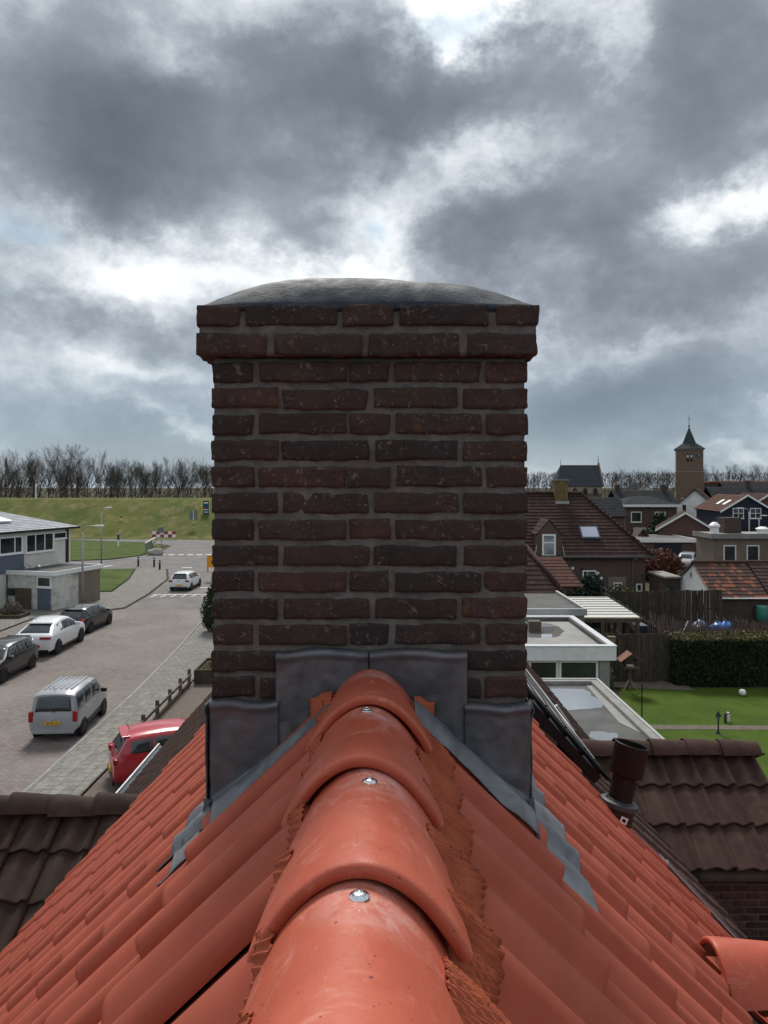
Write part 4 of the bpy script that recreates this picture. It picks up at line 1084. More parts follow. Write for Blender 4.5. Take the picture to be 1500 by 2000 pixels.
# local frame: +y along U (towards the far corner at the origin), -x back into the house
b = MB(); b.box(-9, 0, -14, 0, 0, 5.35); part('wall', b, m_offwhite, wh)
ez = 5.42; rz_ = 7.15
uvroof('roof', mt_grey, wh, [((.45, -14, ez), (.45, .45, ez), (-4.5, -5.2, rz_), (-4.5, -14, rz_)), ((.45, .45, ez), (-9.4, .45, ez), (-4.5, -5.2, rz_), (-4.5, -5.2, rz_+.001)),
       ((-9.4, .45, ez), (-9.4, -14, ez), (-4.5, -14, rz_), (-4.5, -5.2, rz_))], .34, .025)
b = MB(); b.box(.42, .50, -14, .5, 5.28, 5.43); b.box(-9.4, .5, .42, .5, 5.27, 5.425); part('fascia', b, m_black, wh)
b = MB(); b.box(.004, .03, -.55, -.22, 0, 5.26); part('corner_post', b, m_black, wh)
b = MB(); b.box(.005, .035, -14, -4.75, 2.45, 3.75); part('panel', b, m_panelblue, wh)
window(wh, (.02, -7.0, 3.80), (0, 1, 0), 2.1, 1.25, (1, 0, 0), mull=(.66,), fw=.10)
window(wh, (.02, -4.6, 3.72), (0, 1, 0), 2.75, 1.40, (1, 0, 0), mull=(.34, .67), fw=.10)
window(wh, (.02, -1.85, 4.55), (0, 1, 0), 1.35, .52, (1, 0, 0), fw=.08)
b = MB(); b.extr([(-1.0, -7.4, 6.02), (-1.0, -4.75, 6.02), (-2.8, -5.9, 6.72), (-2.8, -7.4, 6.72)], (.03, 0, .10)); part('roof_panel', b, m_white, wh)
b = MB(); b.lathe([(.13, 6.9), (.13, 7.5), (.2, 7.52), (.2, 7.6), (.12, 7.65)], 12, (-4.4, -6.2, 0)); part('flue', b, m_black, wh)
ga = thing('garage', 'low flat roofed garage with stained pale wall and brown end wall', 'garage', (-22.9, 49.5, 0), math.atan2(U.y, U.x)-math.pi/2)
b = MB(); b.box(-6.5, 0, 0, 2.55, 0, 2.5); part('wall', b, m_stained, ga)
b = MB(); b.box(-6.5, .006, 2.55, 4.85, 0, 2.499); part('end_wall', b, bw('beige'), ga)
b = MB(); b.box(-6.6, .12, -.12, 0.0, 2.42, 2.72); b.box(0.0, .12, 0.0, 4.95, 2.421, 2.721); b.box(-6.6, .12, 4.95, 5.07, 2.42, 2.722); part('fascia', b, m_white, ga)
b = MB(); b.box(-6.55, 0, 0, 4.95, 2.5, 2.60); part('roof', b, m_bitumen, ga)
b = MB(); b.box(-1.25, -.15, -.03, .0, .02, 1.55); part('panel', b, m_panelblue, ga)
window(ga, (-1.3, 0, 1.62), (1, 0, 0), 1.2, .75, (0, -1, 0), fw=.09)
b = MB(); b.box(-6.5, -3.85, -.05, .0, .02, 2.38); part('side_panel', b, m_panelblue, ga)
b = MB(); b.prism([(-3.1, -.14), (-1.75, -.14), (-1.75, -.08), (-3.1, -.08)], 0, 1.5); part('trellis', b, m_wood, ga)
b = MB(); b.box(-3.75, -3.2, -.18, 0, .95, 1.45); part('letterbox', b, basic('dark_green_metal', (.012, .035, .028), .4, .1), ga)
for (x, y, r_) in ((-4.2, 1.0, .16), (-3.3, 1.3, .2), (-2.6, 1.5, .18), (-2.9, .7, .17)):
    b = MB(); b.lathe([(.05, 2.6), (.06, 2.78), (r_, 2.8), (r_, 2.86), (r_*.6, 2.93), (.01, 2.95)], 12, (x, y, 0))
    part('roof_cowl', b, m_gal, ga, 40)
def lamp_post(label, x, y, h, arm, side):
    t = thing('street_lamp', label, 'street lamp', (x, y, 0), 0, 'street lamps')
    b = MB(); b.tube([(0, 0, 0), (0, 0, h*.5), (0, 0, h-.35)], [.09, .075, .055], 10); part('pole', b, m_gal, t, 'all')
    b = MB(); b.tube([(0, 0, h-.36), (side*.05, 0, h-.16), (side*.2, 0, h-.05), (side*arm*.6, 0, h), (side*arm, 0, h+.03)], .04, 8); part('arm', b, m_gal, t, 'all')
    b = MB(); b.bbox(min(side*arm, side*(arm+.62)), max(side*arm, side*(arm+.62)), -.11, .11, h-.02, h+.09, .03); part('lamp_head', b, m_white, t, 40)
    return t
lamp_post('street lamp in front of the stained garage wall', -21.7, 51.6, 5.75, .9, 1)
lamp_post('street lamp standing on the corner lawn before the dike', -29.3, 74.3, 6.3, .45, 1)
lamp_post('tall street lamp beside the beige flat roofed building', 40.0, 78.5, 6.1, .7, -1)
lamp_post('small distant street lamp left of the navy house', 53.2, 126, 6.2, .3, -1)
lamp_post('short street lamp at the right edge by the grey carport', 44.5, 85.0, 5.0, .3, 1)
def bollard(label, px, py):
    p = G(px, py); t = thing('bollard', label, 'bollard', p, 0, 'black bollards at the footway corner')
    b = MB(); b.lathe([(.10, 0), (.10, .95), (.085, 1.02), (.02, 1.04)], 12); part('post', b, m_black, t, 40)
    b = MB(); b.lathe([(.102, .78), (.102, .86)], 12); part('band', b, m_white, t)
bollard('black bollard nearest the corner lawn, left of the pair', 270, 1106); bollard('middle black bollard at the footway corner', 301, 1107); bollard('black bollard nearest the road, rightmost of three', 312, 1113)
# garden bits by the garage
shrub('bare_shrub', 'reddish bare shrub in the bed by the garage door', 'shrub', (-24.6, 47.4, .06), [(0, 0, .45, .65, .55, .5)], m_lf_dry, 900, .07, 2)
shrub('dark_shrub', 'low dark shrub in the bed below the trellis', 'shrub', (-26.2, 47.6, .06), [(0, 0, .35, .7, .5, .4)], m_lf_hedge, 800, .07, 3)
shrub('lavender_shrub', 'grey lavender clump beside the green bin', 'shrub', (-23.9, 41.5, .06), [(0, 0, .25, .55, .5, .3)], m_lf_grey, 700, .06, 4, .2)
bd = thing('planting_bed', 'planting bed with dark edging below the garage wall', 'planting bed', (-25.4, 47.2, .06))
b = MB(); b.box(-1.8, 1.8, -.75, -.62, 0, .22); b.box(-1.8, 1.8, .5, .62, 0, .22); b.box(1.68, 1.8, -.62, .5, 0, .22); b.box(-1.8, -1.68, -.62, .5, 0, .22); part('edging', b, m_woodd, bd)
b = MB(); b.box(-1.68, 1.68, -.62, .5, .0, .14); part('soil', b, m_lawn2, bd)
bi = thing('wheelie_bin', 'dark green wheelie bin at the left edge by the garage', 'bin', (-23.9, 43.6, .06))
b = MB(); b.add([(-.24, -.27, .08), (.24, -.27, .08), (.24, .27, .08), (-.24, .27, .08), (-.29, -.36, .98), (.29, -.36, .98), (.29, .36, .98), (-.29, .36, .98)], [(3, 2, 1, 0), (4, 5, 6, 7), (0, 1, 5, 4), (1, 2, 6, 5), (2, 3, 7, 6), (3, 0, 4, 7)]); part('tub', b, basic('green_plastic', (.012, .040, .022), .5, .1), bi)
b = MB(); b.bbox(-.31, .31, -.40, .38, .985, 1.06, .02); part('lid', b, basic('pale_green_lid', (.10, .19, .12), .5, .1), bi)
b = MB(); b.tube([(-.27, .3, .1), (.27, .3, .1)], .1, 12); part('wheel', b, m_tyre, bi)
# evergreen bush at the pavement edge, timber rail fence, raised beds
shrub('evergreen_bush', 'tall dark evergreen bush on the pavement just left of the chimney', 'bush', (-10.05, 42.5, .08), [(0, 0, 1.3, .75, .75, 1.25, 2), (.1, 0, 2.2, .5, .5, .7, 1), (-.1, 0, .6, .6, .6, .6, 1)], m_lf_ever, 5200, .07, 8, 1.6)
fe = thing('rail_fence', 'low wooden post and rail fence beside the paved footway', 'fence')
fy = [23.5, 25.1, 26.7, 28.3, 29.8, 31.2]
for i, y in enumerate(fy):
    b = MB(); b.bbox(-.06, .06, -.06, .06, -.05, .62+.02*(i % 3), .012); part('post', b, m_wood, fe).location = (-8.42-.012*i, y, .08)
for y0, y1 in zip(fy, fy[1:]):
    b = MB(); b.extr([(-8.40, y0+.06, .47), (-8.35, y0+.06, .47), (-8.35, y0+.06, .57), (-8.40, y0+.06, .57)], (-.012, y1-y0-.12, rj.uniform(-.01, .01))); part('rail', b, m_wood, fe)
    b = MB(); b.extr([(-8.46, y0+.06, .09), (-8.38, y0+.06, .09), (-8.38, y0+.06, .24), (-8.46, y0+.06, .24)], (-.012, y1-y0-.12, 0)); part('rail', b, m_wood, fe)
for i, (x, y, w, d, lab) in enumerate([(-8.3, 31.3, 2.6, 2.2, 'dark timber raised bed with dry grass at the fence end'), (-8.35, 34.8, 2.4, 1.6, 'dark timber raised bed further back beside the chimney'), (-8.6, 37.6, 2.0, 1.4, 'small raised bed furthest from the rail fence')]):
    t = thing('raised_bed', lab, 'raised bed', (x, y, .05))
    b = MB(); b.box(0, w, 0, .08, 0, .62); b.box(0, w, d-.08, d, 0, .62); b.box(0, .08, .08, d-.08, 0, .62); b.box(w-.08, w, .08, d-.08, 0, .62); part('side_board', b, m_woodd, t)
    b = MB(); b.box(.08, w-.08, .08, d-.08, 0, .52); part('soil', b, m_earth, t)
    foliage('dry_grass', t, m_lf_brown, [(w/2, d/2, .56, w*.45, d*.42, .08)], 500, .06, 5+i)
poly_sheet('stepping_slab', [(-8.2, 24.3), (-7.4, 24.3), (-7.4, 25.4), (-8.2, 25.4)], .075, m_conc)

# ---- signs and barriers at the junction
def sign_post(name, label, cat, p, h, w, hh, mat, polemat=m_gal, rz=0, striped=False):
    t = thing(name, label, cat, p, rz)
    if striped:
        n = 10
        for i in range(n): b = MB(); b.lathe([(.055, h*i/n), (.055, h*(i+1)/n-.002)], 8); part('pole_band', b, m_white if i % 2 else m_black, t)
    else: b = MB(); b.tube([(0, 0, 0), (0, 0, h)], .045, 8); part('pole', b, polemat, t, 'all')
    b = MB(); b.bbox(-w/2, w/2, -.09, -.06, h-hh, h, .01); bo = part('board', b, mat, t); return t, bo
m_signback = basic('grey_sign_back', (.17, .19, .21), .6, .1, 3); m_signblue = basic('blue_sign', (.016, .062, .17), .5, .1, 3)
m_orange = basic('orange_sign', (.72, .27, .01), .5, .05); m_redp = basic('red_barrier_paint', (.32, .028, .020), .5, .1)
p = P(378, 1040, 120); t, bo = sign_post('road_sign', 'grey back of a road sign on a striped pole before the dike', 'road sign', (p.x, 120, 0), 4.3, 1.35, 1.5, m_signback, striped=True)
b = MB(); b.box(-.05, .05, -.11, -.092, 2.75, 4.3); part('brace', b, m_white, t)
p = G(315, 1072); t, bo = sign_post('road_sign', 'small grey sign back standing in front of the left striped barrier', 'road sign', (p.x, p.y, 0), 2.95, .8, .78, m_signback)
p = P(406, 1030, 100); t = thing('welcome_sign', 'tall blue sign with white lines between yellow posts on the grass', 'sign', (-31.3, 126, 3.0))
sc_ = 1.0
for x in (-.62, .62): b = MB(); b.box(x-.06, x+.06, -.06, .06, 0, 2.9); part('post', b, basic('yellow_post', (.55, .60, .05), .5, .1), t)
b = MB(); b.box(-.55, .55, -.05, .05, .45, 2.8); bo = part('board', b, m_signblue, t)
for (z, w, h, m) in ((2.35, .75, .22, m_white), (1.45, .9, .16, m_redp), (1.2, .9, .12, m_white), (.75, .6, .16, m_white)): b = MB(); b.box(-w/2, w/2, -.062, -.052, z, z+h); part('sign_print', b, m, bo)
p = G(408, 1135); t, bo = sign_post('detour_sign', 'orange and white temporary sign at the left edge of the chimney', 'road sign', (p.x+.28, p.y, 0), 2.35, .9, 1.55, m_orange)
b = MB(); b.box(-.28, .35, -.1, -.092, .85, 1.25); part('white_field', b, m_white, bo)
b = MB(); b.extr([(-.05, -.095, 1.65), (.3, -.095, 1.45), (.3, -.095, 1.55), (.05, -.095, 1.95)], (0, -.006, 0)); part('arrow_print', b, m_ink, bo)
def barrier(label, p, rz, n, w, h):
    t = thing('barrier', label, 'barrier', p, rz)
    for i in range(n):
        for k in range(2):
            b = MB(); b.box(i*w, (i+1)*w, -.03, .03, .35+k*h/2, .35+(k+1)*h/2-.01); part('panel', b, m_redp if (i+k) % 2 == 0 else m_white, t)
    for x in (0.05, n*w-.05): b = MB(); b.box(x-.05, x+.05, .031, .12, 0, .35+h); part('post', b, m_gal, t)
p = G(316, 1044+6); barrier('red and white checked barrier at the foot of the dike', (p.x, 112.5, .05), 0, 6, .62, .95)
p0 = G(284, 1080); p1 = G(310, 1063)
t = thing('railing', 'white topped green railing with red checks by the island lawn', 'railing', (p0.x, p0.y, 0), math.atan2(p1.y-p0.y, p1.x-p0.x)); ln = (p1-p0).length*.72
b = MB(); b.box(0, ln, -.06, .06, 1.2, 1.32); part('top_rail', b, m_white, t)
for i in range(int(ln/.55)+1): b = MB(); b.box(i*.55-.03, i*.55+.03, -.03, .03, 0, 1.2); part('baluster', b, basic('pale_green_steel', (.16, .25, .19), .5, .1), t)
for i in range(8):
    b = MB(); b.box(ln*.62+(i//2)*ln*.09, ln*.62+(i//2+1)*ln*.09-.01, -.10, -.065, .25+(i % 2)*.46, .69+(i % 2)*.46); part('panel', b, m_redp if (i//2+i) % 2 == 0 else m_white, t)
bo_ = thing('boulder', 'pale boulder on the tip of the island lawn', 'boulder', G(305, 1084))
m = bmesh.new(); bmesh.ops.create_icosphere(m, subdivisions=3, radius=1)
for v in m.verts: q = v.co.copy(); v.co = Vector((q.x*1.1, q.y*.6, q.z*.5+.3))*(1+.25*mnoise.noise(q*1.6))
b = MB(); b.bm(m); m.free(); part('rock', b, basic('pale_stone', (.34, .32, .27), .9, .2, 3, .4, 12), bo_, 'all')
for (px, py, lab, m) in [(225, 1045, 'green and white marker post by the dike path', basic('marker_green', (.03, .16, .08), .5, .1)), (231, 1068, 'blue and white marker post on the island lawn', m_signblue)]:
    p = G(px, py); t = thing('marker_post', lab, 'marker post', p); b = MB(); b.lathe([(.12, 0), (.12, 1.0)], 10); part('post', b, m_white, t); b = MB(); b.lathe([(.16, 1.0), (.18, 1.6), (.12, 1.75), (.02, 1.8)], 10); part('cap', b, m, t)
p = P(237, 1017, 124); t = thing('red_marker', 'small red marker on the face of the dike', 'marker', (p.x, 124, 2.2)); b = MB(); b.lathe([(.10, 0), (.10, .7)], 8); part('post', b, m_white, t); b = MB(); b.lathe([(.16, .7), (.18, 1.0), (.06, 1.1)], 10); part('top', b, m_redp, t)
p = P(70, 975, 138); t = thing('white_pole', 'slim white pole standing on the dike crest', 'pole', (p.x, 138, 6)); b = MB(); b.lathe([(.14, 0), (.12, 2.6)], 8); part('shaft', b, m_white, t); b = MB(); b.lathe([(.16, 2.6), (.05, 2.7)], 8); part('cap', b, m_white, t)
# cyclist on the dike
p = P(262, 975, 139); cyc = thing('bicycle', 'bicycle ridden along the dike crest', 'bicycle', (p.x, 139, 6.06), R(10))
for x in (-.52, .52):
    b = MB(); b.tube([(x+.34*math.cos(a*math.pi/9), 0, .34+.34*math.sin(a*math.pi/9)) for a in range(19)], .022, 5); part('wheel', b, m_tyre, cyc)
b = MB(); b.tube([(-.52, 0, .34), (-.15, 0, .85), (.42, 0, .85), (.52, 0, .34)], .025, 6); b.tube([(-.15, 0, .85), (-.02, 0, .34), (.42, 0, .8)], .025, 6); b.tube([(.42, 0, .8), (.40, 0, 1.05), (.3, .25, 1.08)], .018, 5); part('frame', b, m_black, cyc)
me = bpy.data.meshes.new('person')
J = [(-.18, 0, .98), (-.05, 0, 1.25), (.06, 0, 1.48), (.10, 0, 1.58), (.14, 0, 1.76), (.08, .19, 1.46), (.25, .23, 1.25), (.36, .2, 1.1), (.08, -.19, 1.46), (.25, -.23, 1.25), (.36, -.2, 1.1), (.1, .11, .82), (.05, .11, .42), (.12, .11, .36), (.0, -.11, .7), (-.12, -.11, .28), (-.04, -.11, .22)]
E = [(0, 1), (1, 2), (2, 3), (3, 4), (2, 5), (5, 6), (6, 7), (2, 8), (8, 9), (9, 10), (0, 11), (11, 12), (12, 13), (0, 14), (14, 15), (15, 16)]
me.from_pydata(J, E, []); me.materials.append(basic('grey_blue_clothes', (.14, .15, .18), .9, .2))
pe = tag(link('person', me, None, None, (p.x, 139, 6.06), R(10)), 'person in dark clothes riding along the dike crest', 'person')
mo = pe.modifiers.new('skin', 'SKIN'); 
for i, r_ in enumerate([.16, .17, .16, .07, .11, .08, .06, .05, .08, .06, .05, .09, .065, .05, .09, .065, .05]): me.skin_vertices[0].data[i].radius = (r_, r_)
me.skin_vertices[0].data[0].use_root = True
pe.modifiers.new('sub', 'SUBSURF').levels = 1

# ================================================================== CARS
def text_mesh(s, size):
    cu = bpy.data.curves.new('lettering', 'FONT'); cu.body = s; cu.size = size; cu.align_x = 'CENTER'; cu.align_y = 'CENTER'; cu.extrude = .002
    o = bpy.data.objects.new('lettering', cu); C.objects.link(o); bpy.context.view_layer.update()
    me = bpy.data.meshes.new_from_object(o.evaluated_get(bpy.context.evaluated_depsgraph_get())); bpy.data.objects.remove(o, do_unlink=True)
    me.materials.clear(); return me
PROF = {  # t along length (rear -.5 .. front .5), roof/top height fraction, belt fraction, width fraction, cabin top width fraction
 'hatch': dict(st=[(-.5, .40, .40, .80, .8), (-.495, .56, .55, .90, .85), (-.475, .64, .63, .95, .80), (-.395, .955, .66, .985, .70), (-.30, .985, .66, 1, .73), (-.12, 1.0, .645, 1, .75), (.04, .985, .635, 1, .74), (.12, .94, .625, 1, .72), (.275, .645, .61, .99, .80), (.40, .585, .57, .96, .80), (.475, .49, .48, .88, .80), (.5, .36, .36, .72, .7)], rg=(2, 3), wg=(7, 8)),
 'mpv': dict(st=[(-.5, .38, .38, .86, .8), (-.497, .52, .51, .94, .9), (-.488, .575, .57, .97, .86), (-.455, .94, .60, .985, .78), (-.40, .985, .60, 1, .79), (-.1, 1.0, .595, 1, .80), (.10, .985, .59, 1, .79), (.17, .95, .585, 1, .77), (.31, .62, .575, .99, .84), (.43, .555, .54, .96, .82), (.487, .46, .45, .90, .80), (.5, .34, .34, .78, .7)], rg=(2, 3), wg=(7, 8)),
 'coupe': dict(st=[(-.5, .40, .40, .84, .8), (-.495, .56, .55, .93, .85), (-.47, .655, .645, .97, .78), (-.44, .675, .66, .98, .74), (-.27, .92, .665, 1, .66), (-.12, .99, .655, 1, .70), (.02, 1.0, .65, 1, .72), (.10, .96, .64, 1, .72), (.26, .675, .63, .99, .80), (.40, .62, .60, .97, .82), (.48, .51, .50, .90, .80), (.5, .36, .36, .76, .7)], rg=(3, 4), wg=(7, 8)),
}
def car(label, loc, rz, L, W, H, kind, paint, plate='', wheel_r=.31, roofmat=None, group='cars', plate_back=True, lit=False):
    t = thing('car', label, 'car', loc, rz, None); pr = PROF[kind]; st = pr['st']; hw = W/2; zb = (.27 if kind == 'mpv' else .22)*H/1.5
    def sec(s_):
        y = s_[0]*L; zt = s_[1]*H; zl = s_[2]*H; w = hw*s_[3]; wt = hw*s_[4] if s_[1]-s_[2] > .06 else w*.93; cab = s_[1]-s_[2] > .06
        return [Vector((0, y, zb)), Vector((.82*w, y, zb)), Vector((.965*w, y, zb+.10)), Vector((w, y, zb+(zl-zb)*.45)), Vector((.99*w, y, zb+(zl-zb)*.78)), Vector((.955*w, y, zl)),
                Vector((wt+(.035 if cab else 0), y, zt-(.075 if cab else .012))), Vector((wt-.06, y, zt-.018 if cab else zt-.004)), Vector((wt*.5, y, zt+(.012 if cab else .004))), Vector((0, y, zt+(.018 if cab else .006)))]
    S = [sec(s_) for s_ in st]; n = 10
    b = MB(); vs_ = []; 
    for q in S: vs_ += q+[Vector((-v.x, v.y, v.z)) for v in q[-2:0:-1]]
    m = 18; fs_ = [(i*m+k, i*m+(k+1) % m, (i+1)*m+(k+1) % m, (i+1)*m+k) for i in range(len(S)-1) for k in range(m)]
    fs_ += [tuple(range(m))[::-1], tuple(range((len(S)-1)*m, len(S)*m))]; b.add(vs_, fs_)
    body = part('body', b, paint, t, 42)
    def interp(y):
        for i in range(len(st)-1):
            if st[i][0]*L <= y <= st[i+1][0]*L:
                f = (y-st[i][0]*L)/((st[i+1][0]-st[i][0])*L); return [a.lerp(c, f) for a, c in zip(S[i], S[i+1])]
        return S[-1]
    # glazing lies 8 mm proud of the shell
    gi = pr['rg']; wi = pr['wg']
    def across(i0, i1, f0, f1, wfr, name):
        b = MB()
        def fn(u, v):
            f = f0+(f1-f0)*v; q = [a.lerp(c, f) for a, c in zip(S[i0], S[i1])]; e = (u*2-1)*wfr; x = abs(e); p = q[9].lerp(q[8], min(x*2, 1)) if x < .5 else q[8].lerp(q[7], (x-.5)*2)
            return Vector((p.x*(1 if e >= 0 else -1), p.y, p.z))
        sgn = 1 if i0 < 6 else 1
        d = (S[i1][9]-S[i0][9]); nn = Vector((0, -d.z, d.y)).normalized(); nn = nn if nn.z > 0 else -nn
        b.sheet(lambda u, v: fn(u, v)+nn*.010, 10, 4, .006, tuple(nn)); return part(name, b, m_glass, t, 'all')
    across(gi[0], gi[1], .10, .90, .90, 'rear_window'); across(wi[0], wi[1], .08, .94, .93, 'windscreen')
    y0 = st[gi[1]][0]*L+.10*L*.2; y1 = st[wi[1]][0]*L-.07*L
    cuts = [y0, y0+(y1-y0)*.30, y0+(y1-y0)*.63, y1] if kind != 'coupe' else [y0, y0+(y1-y0)*.22, y0+(y1-y0)*.60, y1]
    for sd in (-1, 1):
        for a, c in zip(cuts, cuts[1:]):
            b = MB()
            def fn(u, v, a=a, c=c):
                y = a+.03+(c-a-.06)*u; q = interp(y); 
                lo = q[5].lerp(q[6], .10); hi = q[5].lerp(q[6], .90); p = lo.lerp(hi, v); return Vector((sd*(p.x+.012), y, p.z))
            b.sheet(fn, 6, 3, .006*sd, (sd, 0, .2)); part('side_window', b, m_glass, t, 'all')
        q = interp(y1-.02*L); b = MB(); b.bbox(sd*(q[5].x+.02)-(0 if sd > 0 else .2), sd*(q[5].x+.02)+(.2 if sd > 0 else 0), y1-.10, y1+.06, q[5].z+.0, q[5].z+.15, .03); part('mirror', b, m_black if kind == 'mpv' else paint, t)
        for f in (cuts[1], cuts[2]):
            q = interp(f); b = MB(); b.bbox(sd*q[4].x*1.0-.01, sd*q[4].x*1.0+.014 if sd > 0 else sd*q[4].x+.012, f-.02, f+.14, q[4].z+.06, q[4].z+.09, .006); part('door_handle', b, paint, t)
        b = MB(); b.box(sd*hw*.995-.008, sd*hw*.995+.008, -.20*L, .20*L, zb+.02, zb+.10); part('sill_trim', b, m_black, t)
    for (yf) in (-.305, .315):
        for sd in (-1, 1):
            rr = wheel_r; mm = Matrix.Rotation(R(90), 4, 'Y')
            b = MB(); b.lathe([(rr+.055, -.004), (rr+.055, .006)], 24, m=mm); a_ = part('wheel_arch', b, m_rubber, t); a_.location = (sd*(hw*.992), yf*L, rr)
            w_ = MB(); w_.lathe([(rr*.62, -.10), (rr*.9, -.105), (rr, -.08), (rr, .08), (rr*.9, .105), (rr*.62, .10)], 24, m=mm); wo = part('wheel', w_, m_tyre, t, 40); wo.location = (sd*(hw-.085), yf*L, rr)
            b = MB(); b.lathe([(rr*.64, .085), (rr*.62, .095), (rr*.12, .09), (.01, .095)], 24, m=mm if sd > 0 else Matrix.Rotation(R(-90), 4, 'Y')); ro = part('rim', b, m_rim, wo, 30)
            b = MB()
            for k in range(5):
                a = k*2*math.pi/5+.3; 
                b.box(sd*.088-.004 if sd > 0 else -.104, .104 if sd > 0 else sd*.088+.004, math.cos(a)*rr*.38-.045, math.cos(a)*rr*.38+.045, math.sin(a)*rr*.38-.045, math.sin(a)*rr*.38+.045)
            part('rim_gap', b, m_black, wo)
    q = S[2]; zl = q[5].z
    for sd in (-1, 1):
        b = MB(); x0, x1 = sd*hw*.62, sd*hw*.95
        if kind == 'mpv': b.bbox(min(sd*hw*.80, sd*hw*.985), max(sd*hw*.80, sd*hw*.985), -.502*L, -.472*L, zl-.27, zl+.08, .02)
        elif kind == 'coupe': b.bbox(min(sd*hw*.42, x1), max(sd*hw*.42, x1), -.506*L, -.475*L, zl-.16, zl-.05, .02)
        else: b.bbox(min(x0, x1), max(x0, x1), -.503*L, -.468*L, zl-.17, zl+.0, .03)
        part('tail_light', b, m_tail, t, 40)
        b = MB(); b.bbox(min(sd*hw*.50, sd*hw*.86), max(sd*hw*.50, sd*hw*.86), .470*L, .493*L, S[-2][5].z-.16, S[-2][5].z-.03, .02); part('headlight', b, m_glassp, t, 40)
    b = MB(); b.bbox(-hw*.86, hw*.86, -.507*L, -.49*L, zb-.02, zb+(.16 if kind != 'mpv' else .10), .02); part('bumper', b, m_black if kind != 'mpv' else paint, t)
    b = MB(); pz = zl-.30 if kind == 'mpv' else (zb+.30 if kind != 'coupe' else zb+.18); b.box(-.26, .26, -.512*L, -.504*L, pz-.055, pz+.055); po = part('number_plate', b, m_plate, t)
    if plate:
        me = text_mesh(plate, .105); o = link('plate_lettering', me, m_ink, po); o.location = (0, -.512*L-.003, pz); o.rotation_euler = (R(90), 0, 0)
    b = MB(); b.box(-.26, .26, .502*L, .508*L, .42, .53); part('number_plate', b, m_plate, t)
    b = MB(); b.tube([(0, -.44*L if kind == 'mpv' else -.36*L, H-.02), (0, (-.50 if kind == 'mpv' else -.40)*L+.06, H+.20)], .008, 5); part('aerial', b, m_black, t)
    if kind == 'mpv':
        b = MB()
        for x in (-.45, -.27, -.09, .09, .27, .45): b.bbox(x-.03, x+.03, -.36*L, .10*L, H-.012, H+.022, .008)
        part('roof_rib', b, paint, t)
        b = MB(); b.tube([(0, -.497*L, zl+.06), (.24, -.483*L, zl+.20)], .014, 5); part('wiper', b, m_black, t)
        b = MB(); b.lathe([(.055, 0), (.055, .012)], 16, (0, 0, 0), Matrix.Rotation(R(90), 4, 'X')); part('badge', b, m_chrome, t).location = (0, -.499*L, zl-.14)
    else:
        b = MB(); b.lathe([(.05, 0), (.05, .012)], 14, (0, 0, 0), Matrix.Rotation(R(90), 4, 'X')); part('badge', b, m_chrome, t).location = (0, -.502*L, zl-.07)
        b = MB(); b.bbox(-hw*.62, hw*.62, st[gi[1]][0]*L-.14, st[gi[1]][0]*L+.10, st[gi[1]][1]*H-.01, st[gi[1]][1]*H+.035, .012); part('spoiler', b, paint, t)
    return t
pt_white = mat_paint('white_car_paint', (.70, .71, .72)); pt_silver = mat_paint('silver_car_paint', (.30, .31, .33), .32); pt_black = mat_paint('black_car_paint', (.007, .007, .010)); pt_char = mat_paint('charcoal_car_paint', (.018, .018, .021)); pt_red = mat_paint('red_car_paint', (.42, .018, .030))
car('silver boxy minivan driving on the brick street, nearest the chimney', (-11.42, 26.2, 0), R(4), 3.54, 1.64, 1.66, 'mpv', pt_silver, '03-PK-ZS', .28)
car('white coupe style SUV parked between two dark cars', (-17.85, 38.5, 0), R(1), 4.65, 2.0, 1.70, 'coupe', pt_white, '', .37)
car('black hatchback parked furthest up the street, beyond the white SUV', (-18.15, 43.7, 0), R(-2), 4.25, 1.79, 1.5, 'hatch', pt_black, '', .32)
car('charcoal hatchback at the left edge facing the camera', (-17.65, 33.0, 0), R(179), 4.0, 1.72, 1.52, 'hatch', pt_char, '', .31)
car('small white hatchback driving away at the junction', (-16.75, 60.6, 0), R(-1), 4.0, 1.72, 1.47, 'hatch', pt_white, '', .31)
car('bright red hatchback parked beside the gutter of the brown roof', (-6.30, 21.7, .05), R(-64), 3.7, 1.65, 1.53, 'hatch', pt_red, '', .30)
car('silver hatchback parked beyond the brown roofed brick house', (32.1, 76.0, 0), R(150), 4.3, 1.8, 1.5, 'hatch', pt_silver, '', .31)

# ================================================================== RIGHT SIDE: gardens behind the house
poly_sheet('back_lawn', [(6.7, 14), (19, 14), (22, 30.6), (10.2, 31.0), (8.4, 25.9), (6.8, 22.4)], .02, m_lawn)
poly_sheet('garden_path', [(7.0, 26.15), (7.0, 25.65), (20, 25.5), (20, 25.9)], .03, m_gravel)
poly_sheet('garden_soil', [(9.3, 31.0), (13.2, 30.4), (13.2, 31.6), (9.0, 31.9)], .03, m_gravel)
# white flat roofed extension
ex = thing('flat_extension', 'white flat roofed extension with puddle on its pale roof', 'extension')
b = MB(); b.box(1.5, 8.15, 26.0, 31.2, 0, 2.55); part('wall', b, m_offwhite, ex)
b = MB(); b.box(1.4, 8.35, 25.75, 25.9, 2.45, 2.95); b.box(8.2, 8.35, 25.9, 31.5, 2.451, 2.951); b.box(1.4, 8.35, 31.5, 31.65, 2.45, 2.949); part('fascia', b, m_white, ex)
b = MB(); b.box(1.4, 8.37, 25.72, 25.98, 2.953, 2.985); b.box(8.12, 8.37, 25.98, 31.4, 2.9535, 2.9855); b.box(1.4, 8.37, 31.4, 31.68, 2.953, 2.986); part('roof_trim', b, basic('aluminium_trim', (.62, .63, .64), .4, .05), ex)
b = MB(); b.box(1.4, 8.2, 25.9, 31.5, 2.55, 2.80); part('roof', b, m_bitpale, ex)
